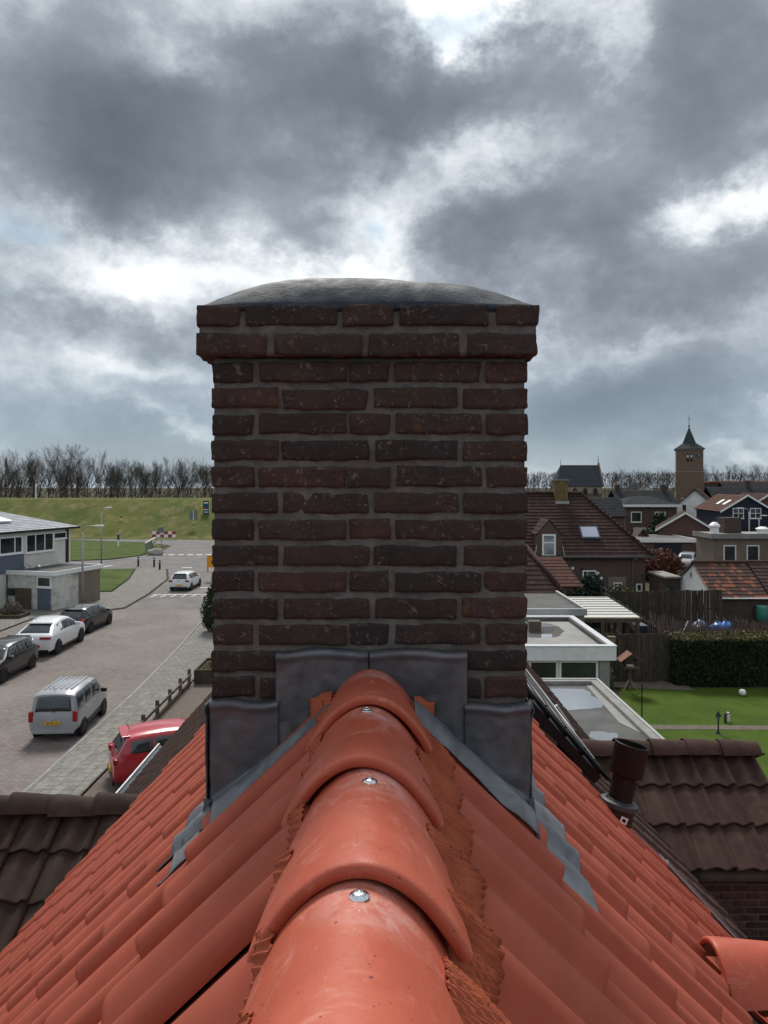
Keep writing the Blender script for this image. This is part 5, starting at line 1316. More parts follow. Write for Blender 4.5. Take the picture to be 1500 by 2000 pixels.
b = MB(); b.box(1.4, 8.12, 31.30, 31.39, 2.80, 2.95); b.box(8.03, 8.115, 25.99, 31.3, 2.80, 2.951); part('upstand', b, m_bitumen, ex)
def puddle(name, parent, cx_, cy_, rx, ry, z, seed, clipx=None):
    n = 60; b = MB(); pts = []
    for i in range(n):
        a = 2*math.pi*i/n; k = 1+.28*mnoise.noise(Vector((math.cos(a)*1.4, math.sin(a)*1.4, seed)))+.10*mnoise.noise(Vector((math.cos(a)*5, math.sin(a)*5, seed)))
        pts.append((cx_+rx*k*math.copysign(abs(math.cos(a))**.7, math.cos(a)), cy_+ry*k*math.copysign(abs(math.sin(a))**.7, math.sin(a))))
    b.prism(pts, z-.003, z+.004); return part(name, b, m_water, parent)
puddle('puddle', ex, 5.3, 29.6, 2.15, 1.45, 2.803, 3)
b = MB(); b.bbox(5.85, 6.35, 28.9, 29.3, 2.79, 3.25, .02); part('roof_box', b, basic('brown_box', (.075, .055, .042), .7, .2), ex)
b = MB(); b.bbox(3.6, 5.25, 28.2, 29.2, 2.79, 3.22, .03); part('skylight_curb', b, m_black, ex)
b = MB(); b.bbox(3.55, 5.3, 28.15, 29.25, 3.225, 3.30, .02); part('skylight_lid', b, m_white, ex)
for (x, w, mu) in ((2.2, 2.9, (.5,)), (5.25, 1.05, ()), (6.35, 1.4, ())):
    window(ex, (x, 26.0, .35), (1, 0, 0), w, 2.05, (0, -1, 0), mull=mu, trans=(.45,) if x == 2.2 else (), fw=.07)
b = MB(); b.box(7.8, 8.16, 25.9, 25.99, 0, 2.45); part('corner_post', b, m_conc, ex)
# dark flat roof with standing water
cpk = thing('dark_flat_roof_shed', 'low shed with dark felt roof holding a wide puddle', 'shed')
b = MB(); b.box(3.4, 6.5, 11.2, 22.1, 0, 2.45); part('wall', b, bw('brown'), cpk)
b = MB(); b.box(3.3, 6.55, 11.1, 22.2, 2.45, 2.60); part('roof', b, m_bitumen, cpk)
b = MB(); b.box(6.38, 6.66, 11.1, 22.35, 2.40, 2.72); b.box(3.3, 6.38, 22.08, 22.35, 2.401, 2.721); part('roof_edge', b, m_conc, cpk)
b = MB(); b.box(6.60, 6.67, 11.1, 22.36, 2.722, 2.745); b.box(3.3, 6.60, 22.28, 22.36, 2.7225, 2.7455); part('roof_trim', b, m_gal, cpk)
b = MB(); b.extr([(6.10, 18.6, 2.602), (6.375, 17.8, 2.602), (6.375, 22.0, 2.602), (6.22, 22.0, 2.602)], (0, 0, .012)); part('felt_strip', b, m_bitpale, cpk)
puddle('puddle', cpk, 4.85, 20.75, 1.38, 1.15, 2.603, 8); puddle('puddle', cpk, 5.5, 16.0, .9, 1.1, 2.603, 5); puddle('puddle', cpk, 5.4, 17.6, .35, .3, 2.603, 2)
# terrace cover on posts
pe_ = thing('terrace_cover', 'pale ribbed terrace roof on wooden posts beside the fence', 'terrace cover')
for i in range(8):
    y0 = 33.6+i*.65; b = MB(); z0 = 2.52+.012*i; b.extr([(8.4+.06*i, y0, z0), (12.0+.02*i, y0, z0), (12.02+.02*i, y0+.65, z0+.012), (8.46+.06*i, y0+.65, z0+.012)], (0, 0, .03)); part('roof_sheet', b, basic('cream_polycarbonate', (.62, .60, .53), .45, .06), pe_)
    b = MB(); b.extr([(8.4+.06*i, y0+.61, z0+.04), (12.0+.02*i, y0+.61, z0+.04), (12.0+.02*i, y0+.67, z0+.05), (8.4+.06*i, y0+.67, z0+.05)], (0, 0, .04)); part('glazing_bar', b, m_gal, pe_)
b = MB(); b.box(8.3, 12.05, 33.42, 33.56, 2.33, 2.53); part('beam', b, m_wood, pe_)
for (x, y) in ((10.2, 33.5), (11.85, 33.5), (11.95, 38.2)): b = MB(); b.bbox(x-.08, x+.08, y-.07, y+.07, 0, 2.33, .01); part('post', b, m_wood, pe_)
b = MB(); b.extr([(11.85, 33.5, 1.7), (12.0, 33.5, 1.7), (11.55, 33.5, 2.33), (11.35, 33.5, 2.33)], (0, .08, 0)); part('brace', b, m_wood, pe_)
# annex with small tiled hip, behind the extension
an = thing('tiled_annex', 'small annex with brown hipped tiles and flat felt roof', 'annex')
b = MB(); b.box(1, 9.0, 32.2, 37.5, 0, 3.0); part('wall', b, bw('beige'), an)
b = MB(); b.box(.9, 9.1, 32.1, 32.24, 2.9, 3.2); b.box(8.97, 9.1, 32.24, 37.6, 2.901, 3.201); part('roof_edge', b, m_gal, an)
b = MB(); b.box(1, 8.97, 32.24, 37.5, 3.0, 3.06); part('roof', b, m_bitumen, an)
uvroof('tiled_roof', mt_brown, an, [((3, 37.6, 3.0), (9.4, 37.6, 3.0), (8.0, 40.4, 5.2), (3, 40.4, 5.2)), ((9.4, 37.6, 3.0), (9.4, 43, 3.0), (8.0, 40.4, 5.2), (8.0, 40.4, 5.201))])
ridge_line(an, (9.45, 37.6, 3.08), (8.0, 40.4, 5.3), mt_brown, .12)
uvroof('back_roof', mt_red, an, [((8.6, 43.2, 2.6), (12.0, 43.2, 2.6), (11.4, 46.0, 4.1), (8.6, 46.0, 4.1))])
# fences
def board_fence(name, label, x0, y0, x1, y1, h0, h1, bw_=.16, gap=.012, post=1.9, m=None):
    a = math.atan2(y1-y0, x1-x0); L_ = math.hypot(x1-x0, y1-y0); t = thing(name, label, 'fence', (x0, y0, 0), a)
    n = int(L_/bw_); base = MB().box(0, bw_-gap, -.012, .012, 0, 1).mesh('board'); base.materials.append(m or m_woodd)
    for i in range(n):
        u = i/n; seg = (u*L_/post) % 1; h = h0+(h1-h0)*u+.07*math.sin(seg*math.pi)
        o = link('board', base, None, t, (i*bw_, rj.uniform(-.012, .012)+(.03 if i % 2 else 0), .05)); o.scale = (1, 1, h+rj.uniform(-.02, .02))
    for i in range(int(L_/post)+1): b = MB(); b.bbox(i*post-.05, i*post+.05, .05, .15, 0, max(h0, h1)+.05, .01); part('post', b, m_woodd, t)
    for z in (.5, 1.4): b = MB(); b.box(0, L_, .045, .075, z, z+.08); part('rail', b, m_woodd, t)
    return t
board_fence('board_fence', 'dark board fence left of the tall hedge behind the bird table', 8.9, 32.05, 13.0, 31.75, 2.0, 2.05)
board_fence('board_fence', 'taller dark board fence in front of the white gable', 13.2, 43.5, 19.9, 42.0, 2.15, 2.5, .17)
board_fence('board_fence', 'dark side fence running back beside the terrace cover', 12.6, 33.0, 13.3, 43.2, 2.1, 2.2, .18)
# hedge
hg = thing('tall_hedge', 'tall dark clipped hedge with browned top behind the lawn', 'hedge')
rh = random.Random(12); b = MB(); b2 = MB()
def leafq(b, p, s): 
    a = Vector((rh.gauss(0, 1), rh.gauss(0, 1), rh.gauss(0, 1))).normalized(); u = a.orthogonal().normalized(); w = a.cross(u); b.quad(p-u*s, p-w*s*.5, p+u*s, p+w*s*.5)
for i in range(26000):
    x = rh.uniform(12.7, 21.5); f = rh.random()
    if f < .70: y = 31.15+.12*mnoise.noise(Vector((x*1.3, 0, 0)))+rh.uniform(-.06, .12); z = rh.uniform(0, 2.1)
    elif f < .78: y = rh.uniform(31.2, 32.6); z = rh.uniform(0, 2.05); x = 12.7+rh.uniform(-.06, .1)
    else: y = rh.uniform(31.15, 32.65); z = 2.05+.06*mnoise.noise(Vector((x, y, 0)))+rh.uniform(-.05, .05)
    leafq(b2 if (z > 1.98 and rh.random() < .75) else b, Vector((x, y, z)), rh.uniform(.04, .075))
part('leaves', b, m_lf_hedge, hg, False, None, 'stuff'); part('top_leaves', b2, m_lf_brown, hg, False, 'browned clipped top of the hedge', 'stuff')
b = MB(); b.box(12.8, 21.5, 31.25, 32.55, 0, 1.98); part('hedge_core', b, m_lf_hedge, hg)
h2 = thing('low_hedge', 'clipped green hedge at the right edge beside the brown roof', 'hedge'); b = MB()
for i in range(9000): leafq(b, Vector((rh.uniform(12.4, 15), rh.choice((19.0, rh.uniform(19, 20.5))), 0))+Vector((0, rh.uniform(-.05, .05), rh.uniform(0, 1.5) if i % 3 else 1.5+rh.uniform(-.05, .05))), rh.uniform(.03, .05))
part('leaves', b, leafmat('grey_green_leaf', (.05, .065, .035), (.10, .11, .07)), h2, False, None, 'stuff'); b = MB(); b.box(12.45, 15, 19.05, 20.45, 0, 1.45); part('hedge_core', b, m_lf_hedge, h2)
# garden things
bt = thing('bird_table', 'wooden bird table with pitched roof on splayed legs', 'bird table', (10.35, 30.2, .03))
b = MB(); b.box(-.05, .05, -.05, .05, .25, 1.05); part('post', b, m_wood, bt)
for (dx, dy) in ((-.35, -.15), (.38, -.1), (.02, .38)): b = MB(); b.extr([(dx-.03, dy, 0), (dx+.03, dy, 0), (.03, 0, .55), (-.03, 0, .55)], (0, .04, 0)); part('leg', b, basic('pale_wood', (.28, .20, .11), .8, .2), bt)
b = MB(); b.box(-.32, .32, -.25, .25, 1.05, 1.10); part('tray', b, m_wood, bt)
for x in (-.22, .22): b = MB(); b.box(x-.025, x+.025, -.2, .2, 1.10, 1.38); part('support', b, m_wood, bt)
for sg in (-1, 1): b = MB(); b.extr([(sg*.48, -.32, 1.32), (0, -.32, 1.66), (0, .32, 1.66), (sg*.48, .32, 1.32)], (0, 0, .03)); part('roof_board', b, basic('reddish_wood', (.20, .085, .055), .8, .2), bt)
nb_ = thing('nest_box', 'pale nest box on a pole above the board fence', 'nest box', (9.9, 31.2, 0)); b = MB(); b.box(-.03, .03, -.03, .03, 0, 1.75); part('pole', b, m_wood, nb_); b = MB(); b.bbox(-.13, .13, -.11, .11, 1.72, 2.12, .01); bx_ = part('box', b, basic('pale_wood', (.28, .20, .11), .8, .2), nb_); b = MB(); b.box(-.17, .17, -.17, .14, 2.125, 2.16); part('lid', b, m_wood, bx_)
ba = thing('ball', 'white football lying on the lawn', 'ball', (14.85, 29.7, .02)); b = MB(); m = bmesh.new(); bmesh.ops.create_uvsphere(m, u_segments=20, v_segments=12, radius=.14)
for v in m.verts: v.co.z += .14
b.bm(m); m.free(); part('cover', b, m_white, ba, 'all'); b = MB(); b.lathe([(.04, .262), (.03, .277), (.005, .282)], 6); part('patch', b, m_black, ba)
gl = thing('garden_lantern', 'small dark garden lantern beside the path', 'garden lamp', (11.75, 25.2, .02)); b = MB(); b.lathe([(.09, 0), (.05, .06), (.025, .1), (.025, .45)], 10); part('post', b, m_black, gl); b = MB(); b.lathe([(.05, .45), (.08, .62), (.04, .62)], 6); part('glass', b, m_glassp, gl); b = MB(); b.lathe([(.12, .62), (.03, .74), (.01, .80)], 6); part('cap', b, m_black, gl)
for (x, y, lab, m) in ((12.55, 26.35, 'short dark stub post on the lawn', m_woodd), (12.72, 26.5, 'short white stub post on the lawn', m_white)): t = thing('stub_post', lab, 'post', (x, y, .02)); b = MB(); b.lathe([(.055, 0), (.055, .32), (.03, .34)], 10); part('stub', b, m, t); b = MB(); b.lathe([(.06, .30), (.06, .325)], 10); part('collar', b, m_black, t)
gp = thing('washing_pole', 'thin dark pole standing on the lawn by the shed', 'pole', (8.85, 24.6, .02)); b = MB(); b.tube([(0, 0, 0), (0, 0, 1.9)], .022, 6); part('shaft', b, m_black, gp); b = MB(); b.lathe([(.03, 1.9), (.01, 1.95)], 6); part('tip', b, m_black, gp)
shrub('garden_shrub', 'loose yellow green shrub at the corner of the white extension', 'shrub', (9.0, 29.6, 0), [(0, 0, .8, .45, .6, .8), (.2, .3, .5, .4, .4, .5)], m_lf_yel, 1300, .06, 6)
wbn = thing('grey_bin', 'blue grey wheelie bin at the end of the terrace cover', 'bin', (12.2, 34.4, 0)); b = MB(); b.add([(-.25, -.3, .08), (.25, -.3, .08), (.25, .3, .08), (-.25, .3, .08), (-.3, -.38, 2.0), (.3, -.38, 2.0), (.3, .38, 2.0), (-.3, .38, 2.0)], [(3, 2, 1, 0), (4, 5, 6, 7), (0, 1, 5, 4), (1, 2, 6, 5), (2, 3, 7, 6), (3, 0, 4, 7)]); part('tub', b, basic('blue_grey_plastic', (.045, .055, .085), .5, .1), wbn); b = MB(); b.bbox(-.32, .32, -.42, .40, 2.005, 2.08, .02); part('lid', b, basic('blue_grey_lid', (.09, .105, .14), .5, .1), wbn)
# weedy plot behind the hedge
wd_ = MB(); rw = random.Random(8)
for i in range(7000):
    x = rw.uniform(13.4, 25); y = rw.uniform(33.2, 41.6); h = rw.uniform(.3, 1.2)*(.6+.6*(mnoise.noise(Vector((x*.5, y*.4, 0)))+.5)); a = rw.uniform(0, 6.28)
    wd_.quad((x-.02, y, 0), (x+.02, y, 0), (x+math.cos(a)*.2*h+.02, y+math.sin(a)*.2*h, h), (x+math.cos(a)*.2*h-.015, y+math.sin(a)*.2*h, h))
o = part('weeds', wd_, m_lf_dry, None); o['kind'] = 'stuff'; o['label'] = 'dry brown weeds on the plot behind the hedge'; o['category'] = 'weeds'
for i, (x, y, s_, lab) in enumerate(((17.8, 40.4, .42, 'dull grey blue plastic bag, leftmost of three in the weeds'), (18.6, 40.0, .40, 'bright blue plastic bag, middle of three in the weeds'), (19.3, 40.5, .36, 'small blue plastic bag, rightmost of three in the weeds'))):
    t = thing('plastic_bag', lab, 'bag', (x, y, .62), 0, 'blue bags in the weeds'); m = bmesh.new(); bmesh.ops.create_icosphere(m, subdivisions=3, radius=s_)
    for v in m.verts: v.co *= 1+.45*mnoise.noise(v.co*5+Vector((i*3, 0, 0))); v.co.z *= 1.1
    b = MB(); b.bm(m); m.free(); part('bag', b, basic(('grey_blue_bag', 'blue_bag', 'blue_bag')[i], ((.10, .14, .24), (.05, .15, .42), (.05, .15, .42))[i], .4, .3, 6), t, 'all'); b = MB(); b.lathe([(.09, s_*.8), (.03, s_*1.05), (.10, s_*1.3)], 8); part('knot', b, m_signblue, t)
brl = thing('water_barrel', 'teal water barrel under the downpipe of the brown shed', 'barrel', (22.35, 42.4, .72)); b = MB(); b.lathe([(.28, 0), (.33, .1), (.345, .4), (.33, .75), (.28, .85), (.26, .86), (.25, .80)], 20); part('drum', b, basic('teal_plastic', (.035, .20, .155), .45, .1), brl, 40); b = MB(); b.lathe([(.30, .80), (.31, .87), (.2, .89)], 20); part('rim', b, basic('pale_teal', (.16, .36, .30), .45, .1), brl, 40); b = MB(); b.box(-.35, .35, -.35, .35, -.72, 0); part('stand', b, m_woodd, brl)
wst = thing('white_stake', 'slanting white stake in the weeds', 'stake', (16.2, 39.0, .55)); b = MB(); b.tube([(0, 0, 0), (.32, 0, .75)], .025, 6); part('shaft', b, m_white, wst); b = MB(); b.lathe([(.03, 0), (.03, .04)], 6, (.32, 0, .75)); part('tip', b, m_white, wst)
# white gabled barn with patched tiles
bn = thing('white_gabled_barn', 'barn with white gable and patchy orange brown tiles', 'barn')
x0, x1, ya, yb, ze, zr = 19.6, 22.9, 42.6, 48.3, 2.05, 3.75; ym = (ya+yb)/2
b = MB(); b.box(x0+.06, 36, ya+.1, yb, 0, ze); part('wall', b, bw('dark'), bn)
b = MB(); b.extr([(x0, ya+.05, 0), (x0, ya+.05, ze), (x0, ym, zr), (x0, yb, ze+.2), (x0, yb, 0)], (.058, 0, 0)); gbw = part('gable', b, m_white, bn)
uvroof('patched_roof', mt_mix, bn, [((x0-.05, ya-.1, ze-.05), (x1, ya-.1, ze-.05), (x1, ym, zr+.05), (x0-.05, ym, zr+.05)), ((x1, yb+.1, ze), (x0-.05, yb+.1, ze), (x0-.05, ym, zr+.05), (x1, ym, zr+.05))], .33, .035)
uvroof('dark_roof', mt_brown, bn, [((x1+.06, ya-.1, ze+.02), (36, ya-.1, ze+.02), (36, ym, zr+.12), (x1+.06, ym, zr+.12)), ((36, yb+.1, ze), (x1+.06, yb+.1, ze), (x1+.06, ym, zr+.12), (36, ym, zr+.12))], .33, .035)
ridge_line(bn, (x0-.08, ym, zr+.08), (36, ym, zr+.12), m_oldtile, .13)
b = MB(); b.tube([(x0, ya-.16, ze-.06), (36, ya-.16, ze-.02)], .05, 8); part('gutter', b, m_gal, bn, 'all'); b = MB(); b.tube([(x0+.1, ya-.12, ze-.1), (x0+.1, ya-.02, .1)], .04, 6); part('downpipe', b, m_gal, bn); b = MB(); b.tube([(22.8, ya-.14, ze-.1), (22.8, ya-.04, .1)], .04, 6); part('downpipe', b, m_gal, bn)
window(bn, (x0-.01, 45.3, .9), (0, -1, 0), .55, .95, (-1, 0, 0), frame=m_woodd, fw=.06); window(bn, (x0-.01, 44.1, .95), (0, -1, 0), .45, .5, (-1, 0, 0), frame=m_woodd, fw=.06); b = MB(); b.lathe([(.16, 0), (.16, .02)], 14, (x0-.005, ym+.3, 3.0), Matrix.Rotation(R(-90), 4, 'Y')); part('round_vent', b, m_conc, bn)
b = MB(); b.extr([(x0-.06, ym, zr+.05), (x0-.06, yb+.1, ze+.22), (x0-.06, yb+.1, ze+.08), (x0-.06, ym, zr-.1)], (-.05, 0, 0)); part('verge_board', b, m_woodd, bn)

# ---- the brown tiled brick house across the gardens
bh = thing('brown_roofed_house', 'brick house with big brown hipped roof, dormer and skylight', 'house')
b = MB(); b.box(4, 18.3, 50.2, 59, 0, 3.95); part('wall', b, bw('brown'), bh)
uvroof('roof', mt_brown, bh, [((3.5, 49.8, 3.75), (18.75, 49.8, 3.75), (15.0, 54.6, 8.05), (3.5, 54.6, 8.05)), ((18.75, 49.8, 3.75), (18.75, 59.4, 3.75), (15.0, 54.6, 8.05), (15.0, 54.6, 8.051)), ((18.75, 59.4, 3.75), (3.5, 59.4, 3.75), (3.5, 54.6, 8.05), (15.0, 54.6, 8.05))], .34, .045)
n = 34
for i in range(n): b = MB(); x = 3.5+i*.34; b.tube([(x, 54.6, 8.10), (x+.36, 54.6, 8.12)], [.13, .15], 8); part('ridge_tile', b, m_oldtile, bh, 'all')
for i in range(20):
    f0, f1 = i/20, (i+1.06)/20; a = Vector((15.0, 54.6, 8.10)); c = Vector((18.78, 49.75, 3.83)); b = MB(); b.tube([a.lerp(c, f0), a.lerp(c, f1)], [.11, .13], 8); part('hip_tile', b, m_oldtile, bh, 'all')
b = MB(); b.tube([(3.5, 49.72, 3.70), (18.8, 49.72, 3.70)], .08, 8); part('gutter', b, basic('dark_gutter', (.06, .06, .065), .5, .1), bh, 'all'); b = MB(); b.tube([(17.55, 49.75, 3.65), (17.4, 50.12, 3.4), (17.4, 50.12, .2)], .05, 8); part('downpipe', b, m_gal, bh, 'all')
ch = MB(); ch.box(12.9, 13.85, 54.0, 55.0, 7.4, 9.05); cho = part('chimney', ch, basic('lichen_brick', (.165, .115, .050), .9, .25, 5, .4, 30, dirt=(.09, .06, .04), dscale=4, damt=.6), bh); b = MB(); b.box(12.82, 13.93, 53.92, 55.08, 9.05, 9.15); part('chimney_top', b, m_conc, cho); b = MB(); b.box(12.86, 13.9, 53.75, 54.0, 7.2, 7.5); part('chimney_lead', b, m_gal, cho)
# dormer gable
dm = MB(); dm.extr([(10.65, 49.9, 3.4), (12.35, 49.9, 3.4), (12.35, 49.9, 5.35), (11.5, 49.9, 6.25), (10.65, 49.9, 5.35)], (0, 3.4, 0)); dmo = part('dormer', dm, bw('brown'), bh)
uvroof('dormer_roof', mt_brown, dmo, [((10.58, 49.86, 5.26), (10.58, 52.9, 5.26), (11.5, 52.9, 6.32), (11.5, 49.86, 6.32)), ((12.42, 52.9, 5.26), (12.42, 49.86, 5.26), (11.5, 49.86, 6.32), (11.5, 52.9, 6.32))], .3, .03, .05)
window(bh, (11.0, 49.88, 3.75), (1, 0, 0), .95, 1.55, (0, -1, 0), glass=m_glassp, fw=.12, trans=(.62,))
for x in (10.6, 12.4): b = MB(); b.extr([(x-.03, 49.78, 4.5), (x+.03, 49.78, 4.5), (x+.12*(1 if x > 11 else -1)+.03, 49.70, 3.8), (x+.12*(1 if x > 11 else -1)-.03, 49.70, 3.8)], (0, .02, 0)); part('dormer_lead', b, m_gal, bh)
# roof window
up_ = Vector((0, 4.8, 4.3)).normalized(); nn = Vector((0, -up_.z, up_.y)); a = Vector((14.05, 51.0, 4.85))+nn*.12
b = MB(); b.extr([a, a+Vector((1.38, 0, 0)), a+Vector((1.38, 0, 0))+up_*1.25, a+up_*1.25], -nn*.12); rwf = part('roof_window', b, basic('grey_flashing', (.06, .065, .07), .5, .1), bh)
b = MB(); a2 = a+Vector((.12, 0, 0))+up_*.14+nn*.012; b.extr([a2, a2+Vector((1.14, 0, 0)), a2+Vector((1.14, 0, 0))+up_*.98, a2+up_*.98], -nn*.02); part('pane', b, basic('blind_behind_glass', (.45, .47, .58), .15, .05, spec=.7), rwf)
window(bh, (13.9, 50.2, .75), (1, 0, 0), .95, 2.0, (0, -1, 0), mull=(.35,), trans=(.62,), fw=.09); window(bh, (16.05, 50.2, 1.15), (1, 0, 0), .62, .75, (0, -1, 0), mull=(.5,), fw=.08); window(bh, (17.65, 50.2, 1.2), (1, 0, 0), .42, .62, (0, -1, 0), fw=.09)
b = MB(); b.box(13.75, 14.0, 50.16, 50.2, 2.76, 2.9); part('lintel', b, m_black, bh)
for (x, z) in ((14.05+.9, 2.55), (15.2, 2.2), (13.2, 2.9)): b = MB(); b.bbox(x-.09, x+.09, 50.08, 50.2, z-.09, z+.09, .02); part('wall_vent', b, m_white, bh)
b = MB(); b.prism([(15.7, 50.19), (16.95, 50.19), (16.95, 50.196), (15.7, 50.196)], .9, 2.3); part('old_render_patch', b, bw('beige'), bh)
shrub('blue_green_conifer', 'blue green conifer shrub in front of the brown roofed house', 'shrub', (12.6, 44.5, 0), [(0, 0, 1.3, 1.5, 1.0, 1.4, 2), (1.1, 0, 1.2, 1.0, .8, 1.2, 1), (.3, 0, 2.3, .7, .6, 1.0, 1)], m_lf_dark, 5200, .10, 31, 1.5)
shrub('dark_hedge_bush', 'dark brownish hedge bush left of the blue green conifer', 'bush', (10.9, 45.0, 0), [(0, 0, .9, 1.3, .8, 1.0), (-1.4, 0, .8, 1.1, .8, .9)], m_lf_hedge, 3200, .09, 32)
shrub('laurel_bush', 'yellow green laurel bush under the small square window', 'bush', (15.6, 47.5, 0), [(0, 0, 1.0, 1.4, .9, 1.1), (1.2, 0, .8, 1.0, .8, .9)], m_lf_yel, 3600, .10, 33)
shrub('copper_hedge', 'copper brown hedge beyond the hip of the brown roof', 'hedge', (25.5, 66, 0), [(0, 0, 1.3, 2.0, 1.5, 1.5), (-1.5, 0, 1.0, 1.4, 1.4, 1.2)], m_lf_red, 4200, .16, 34)
gs = thing('garden_shed', 'dark green door shed beside the white gable', 'shed'); b = MB(); b.box(18.5, 19.45, 47.2, 50, 0, 2.6); part('wall', b, bw('dark'), gs); b = MB(); b.box(18.4, 19.5, 47.0, 50, 2.6, 2.72); part('roof', b, m_conc, gs); b = MB(); b.box(18.65, 19.1, 47.16, 47.199, .05, 2.1); part('door', b, basic('bottle_green_door', (.012, .03, .028), .5, .1), gs)

# ================================================================== VILLAGE FURTHER OFF
def gable_house(name, label, loc, rz, w, d, ze, zr, wall, roof, wins=(), sky=(), chim=None, trim=True, cat='house', gable_mat=None, sides=()):
    """gable faces local -y; w across, d deep"""
    t = thing(name, label, cat, loc, rz)
    b = MB(); b.box(-w/2, w/2, .02, d, 0, ze); part('wall', b, wall, t)
    b = MB(); b.extr([(-w/2, 0, 0), (w/2, 0, 0), (w/2, 0, ze), (0, 0, zr-.12), (-w/2, 0, ze)], (0, .019, 0)); part('gable', b, gable_mat or wall, t)
    o_ = .35; k = (zr-ze)/(w/2); e = ze-o_*k
    uvroof('roof', roof, t, [((-w/2-o_, d+.2, e), (-w/2-o_, -.35, e), (0, -.35, zr), (0, d+.2, zr)), ((w/2+o_, -.35, e), (w/2+o_, d+.2, e), (0, d+.2, zr), (0, -.35, zr))], .34, .035)
    if trim:
        for sg in (-1, 1): b = MB(); b.extr([(sg*(w/2+o_), -.40, e-.16), (sg*(w/2+o_), -.40, e+.08), (0, -.40, zr+.10), (0, -.40, zr-.16)], (0, .045, 0)); part('barge_board', b, m_white, t)
    for (x, z, ww, hh, mu, tr) in wins: window(t, (x, 0, z), (1, 0, 0), ww, hh, (0, -1, 0), mull=mu, trans=tr, fw=.09)
    for (y, z, ww, hh, mu, tr) in sides: window(t, (-w/2, y, z), (0, -1, 0), ww, hh, (-1, 0, 0), mull=mu, trans=tr, fw=.09)
    n_ = Vector((-k, 0, 1)).normalized(); u_ = Vector((1, 0, k)).normalized()
    for (y, f, ww, hh) in sky:
        a = Vector((-w/2+f*w/2, y, ze+f*(zr-ze)))+n_*.10; b = MB(); b.extr([a, a+Vector((0, ww, 0)), a+Vector((0, ww, 0))+u_*hh, a+u_*hh], -n_*.1); part('roof_window', b, m_white, t)
    for c_ in (chim or ()): b = MB(); b.box(c_[0]-.4, c_[0]+.4, c_[1]-.4, c_[1]+.4, zr-.8, zr+c_[2]); q = part('chimney', b, bw('dark'), t); b = MB(); b.box(c_[0]-.46, c_[0]+.46, c_[1]-.46, c_[1]+.46, zr+c_[2], zr+c_[2]+.1); part('chimney_top', b, m_conc, q)
    return t
def hip_house(name, label, loc, rz, w, d, ze, zr, wall, roof, wins=(), chim=None, fascia=m_white):
    t = thing(name, label, 'house', loc, rz); b = MB(); b.box(-w/2, w/2, 0, d, 0, ze); part('wall', b, wall, t); o_ = .5; r = min(d/2, w/2*.7)
    uvroof('roof', roof, t, [((-w/2-o_, -o_, ze+.1), (w/2+o_, -o_, ze+.1), (w/2-r, d/2, zr), (-w/2+r, d/2, zr)), ((w/2+o_, -o_, ze+.1), (w/2+o_, d+o_, ze+.1), (w/2-r, d/2, zr), (w/2-r, d/2, zr+.001)),
        ((-w/2-o_, d+o_, ze+.1), (-w/2-o_, -o_, ze+.1), (-w/2+r, d/2, zr), (-w/2+r, d/2, zr+.001)), ((w/2+o_, d+o_, ze+.1), (-w/2-o_, d+o_, ze+.1), (-w/2+r, d/2, zr), (w/2-r, d/2, zr))], .4, .03)
    b = MB(); b.box(-w/2-o_-.02, w/2+o_+.02, -o_-.04, -o_+.02, ze-.22, ze+.14); b.box(-w/2-o_-.04, -w/2-o_+.02, -o_+.02, d+o_, ze-.22, ze+.141); b.box(w/2+o_-.02, w/2+o_+.04, -o_+.02, d+o_, ze-.22, ze+.142); part('fascia', b, fascia, t)
    for (x, z, ww, hh, mu, tr) in wins: window(t, (x, 0, z), (1, 0, 0), ww, hh, (0, -1, 0), mull=mu, trans=tr, fw=.12)
    for c_ in (chim or ()): b = MB(); b.box(c_[0]-.35, c_[0]+.35, c_[1]-.35, c_[1]+.35, zr-.6, zr+c_[2]); q = part('chimney', b, bw('dark'), t); b = MB(); b.box(c_[0]-.4, c_[0]+.4, c_[1]-.4, c_[1]+.4, zr+c_[2], zr+c_[2]+.1); part('chimney_top', b, m_conc, q)
    return t
def flat_box(name, label, x0, x1, y0, y1, h, wall, fasc, wins=(), cat='garage', roofm=m_bitumen, door=None):
    t = thing(name, label, cat, ((x0+x1)/2, y0, 0)); w = x1-x0; d = y1-y0
    b = MB(); b.box(-w/2, w/2, 0, d, 0, h-.2); part('wall', b, wall, t); b = MB(); b.box(-w/2-.2, w/2+.2, -.25, d+.2, h-.2, h-.02); part('roof', b, roofm, t)
    b = MB(); b.box(-w/2-.28, w/2+.28, -.33, -.251, h-.38, h+.05); b.box(-w/2-.28, -w/2-.201, -.25, d+.2, h-.38, h+.051); b.box(w/2+.201, w/2+.28, -.25, d+.2, h-.38, h+.052); part('fascia', b, fasc, t)
    for (x, z, ww, hh, mu, tr) in wins: window(t, (x, 0, z), (1, 0, 0), ww, hh, (0, -1, 0), mull=mu, trans=tr, fw=.10, frame=m_frame)
    if door: b = MB(); b.box(door[0], door[1], -.03, 0, .02, door[2]); part('door', b, door[3], t)
    return t
flat_box('flat_garage', 'garage with white fascia and dark blue door behind the copper hedge', 28.1, 34.0, 79, 86, 2.75, bw('brown'), m_white, door=(-1.3, 1.7, 2.2, m_navy))
fb_ = flat_box('flat_roofed_building', 'beige brick flat roofed building with white vents on its roof', 28.5, 40, 62, 65.4, 4.45, bw('beige'), m_conc, wins=((-4.9, 1.9, 1.1, 1.6, (), ()), (-2.9, 1.9, 1.1, 1.6, (), ())), cat='building', roofm=m_bitpale)
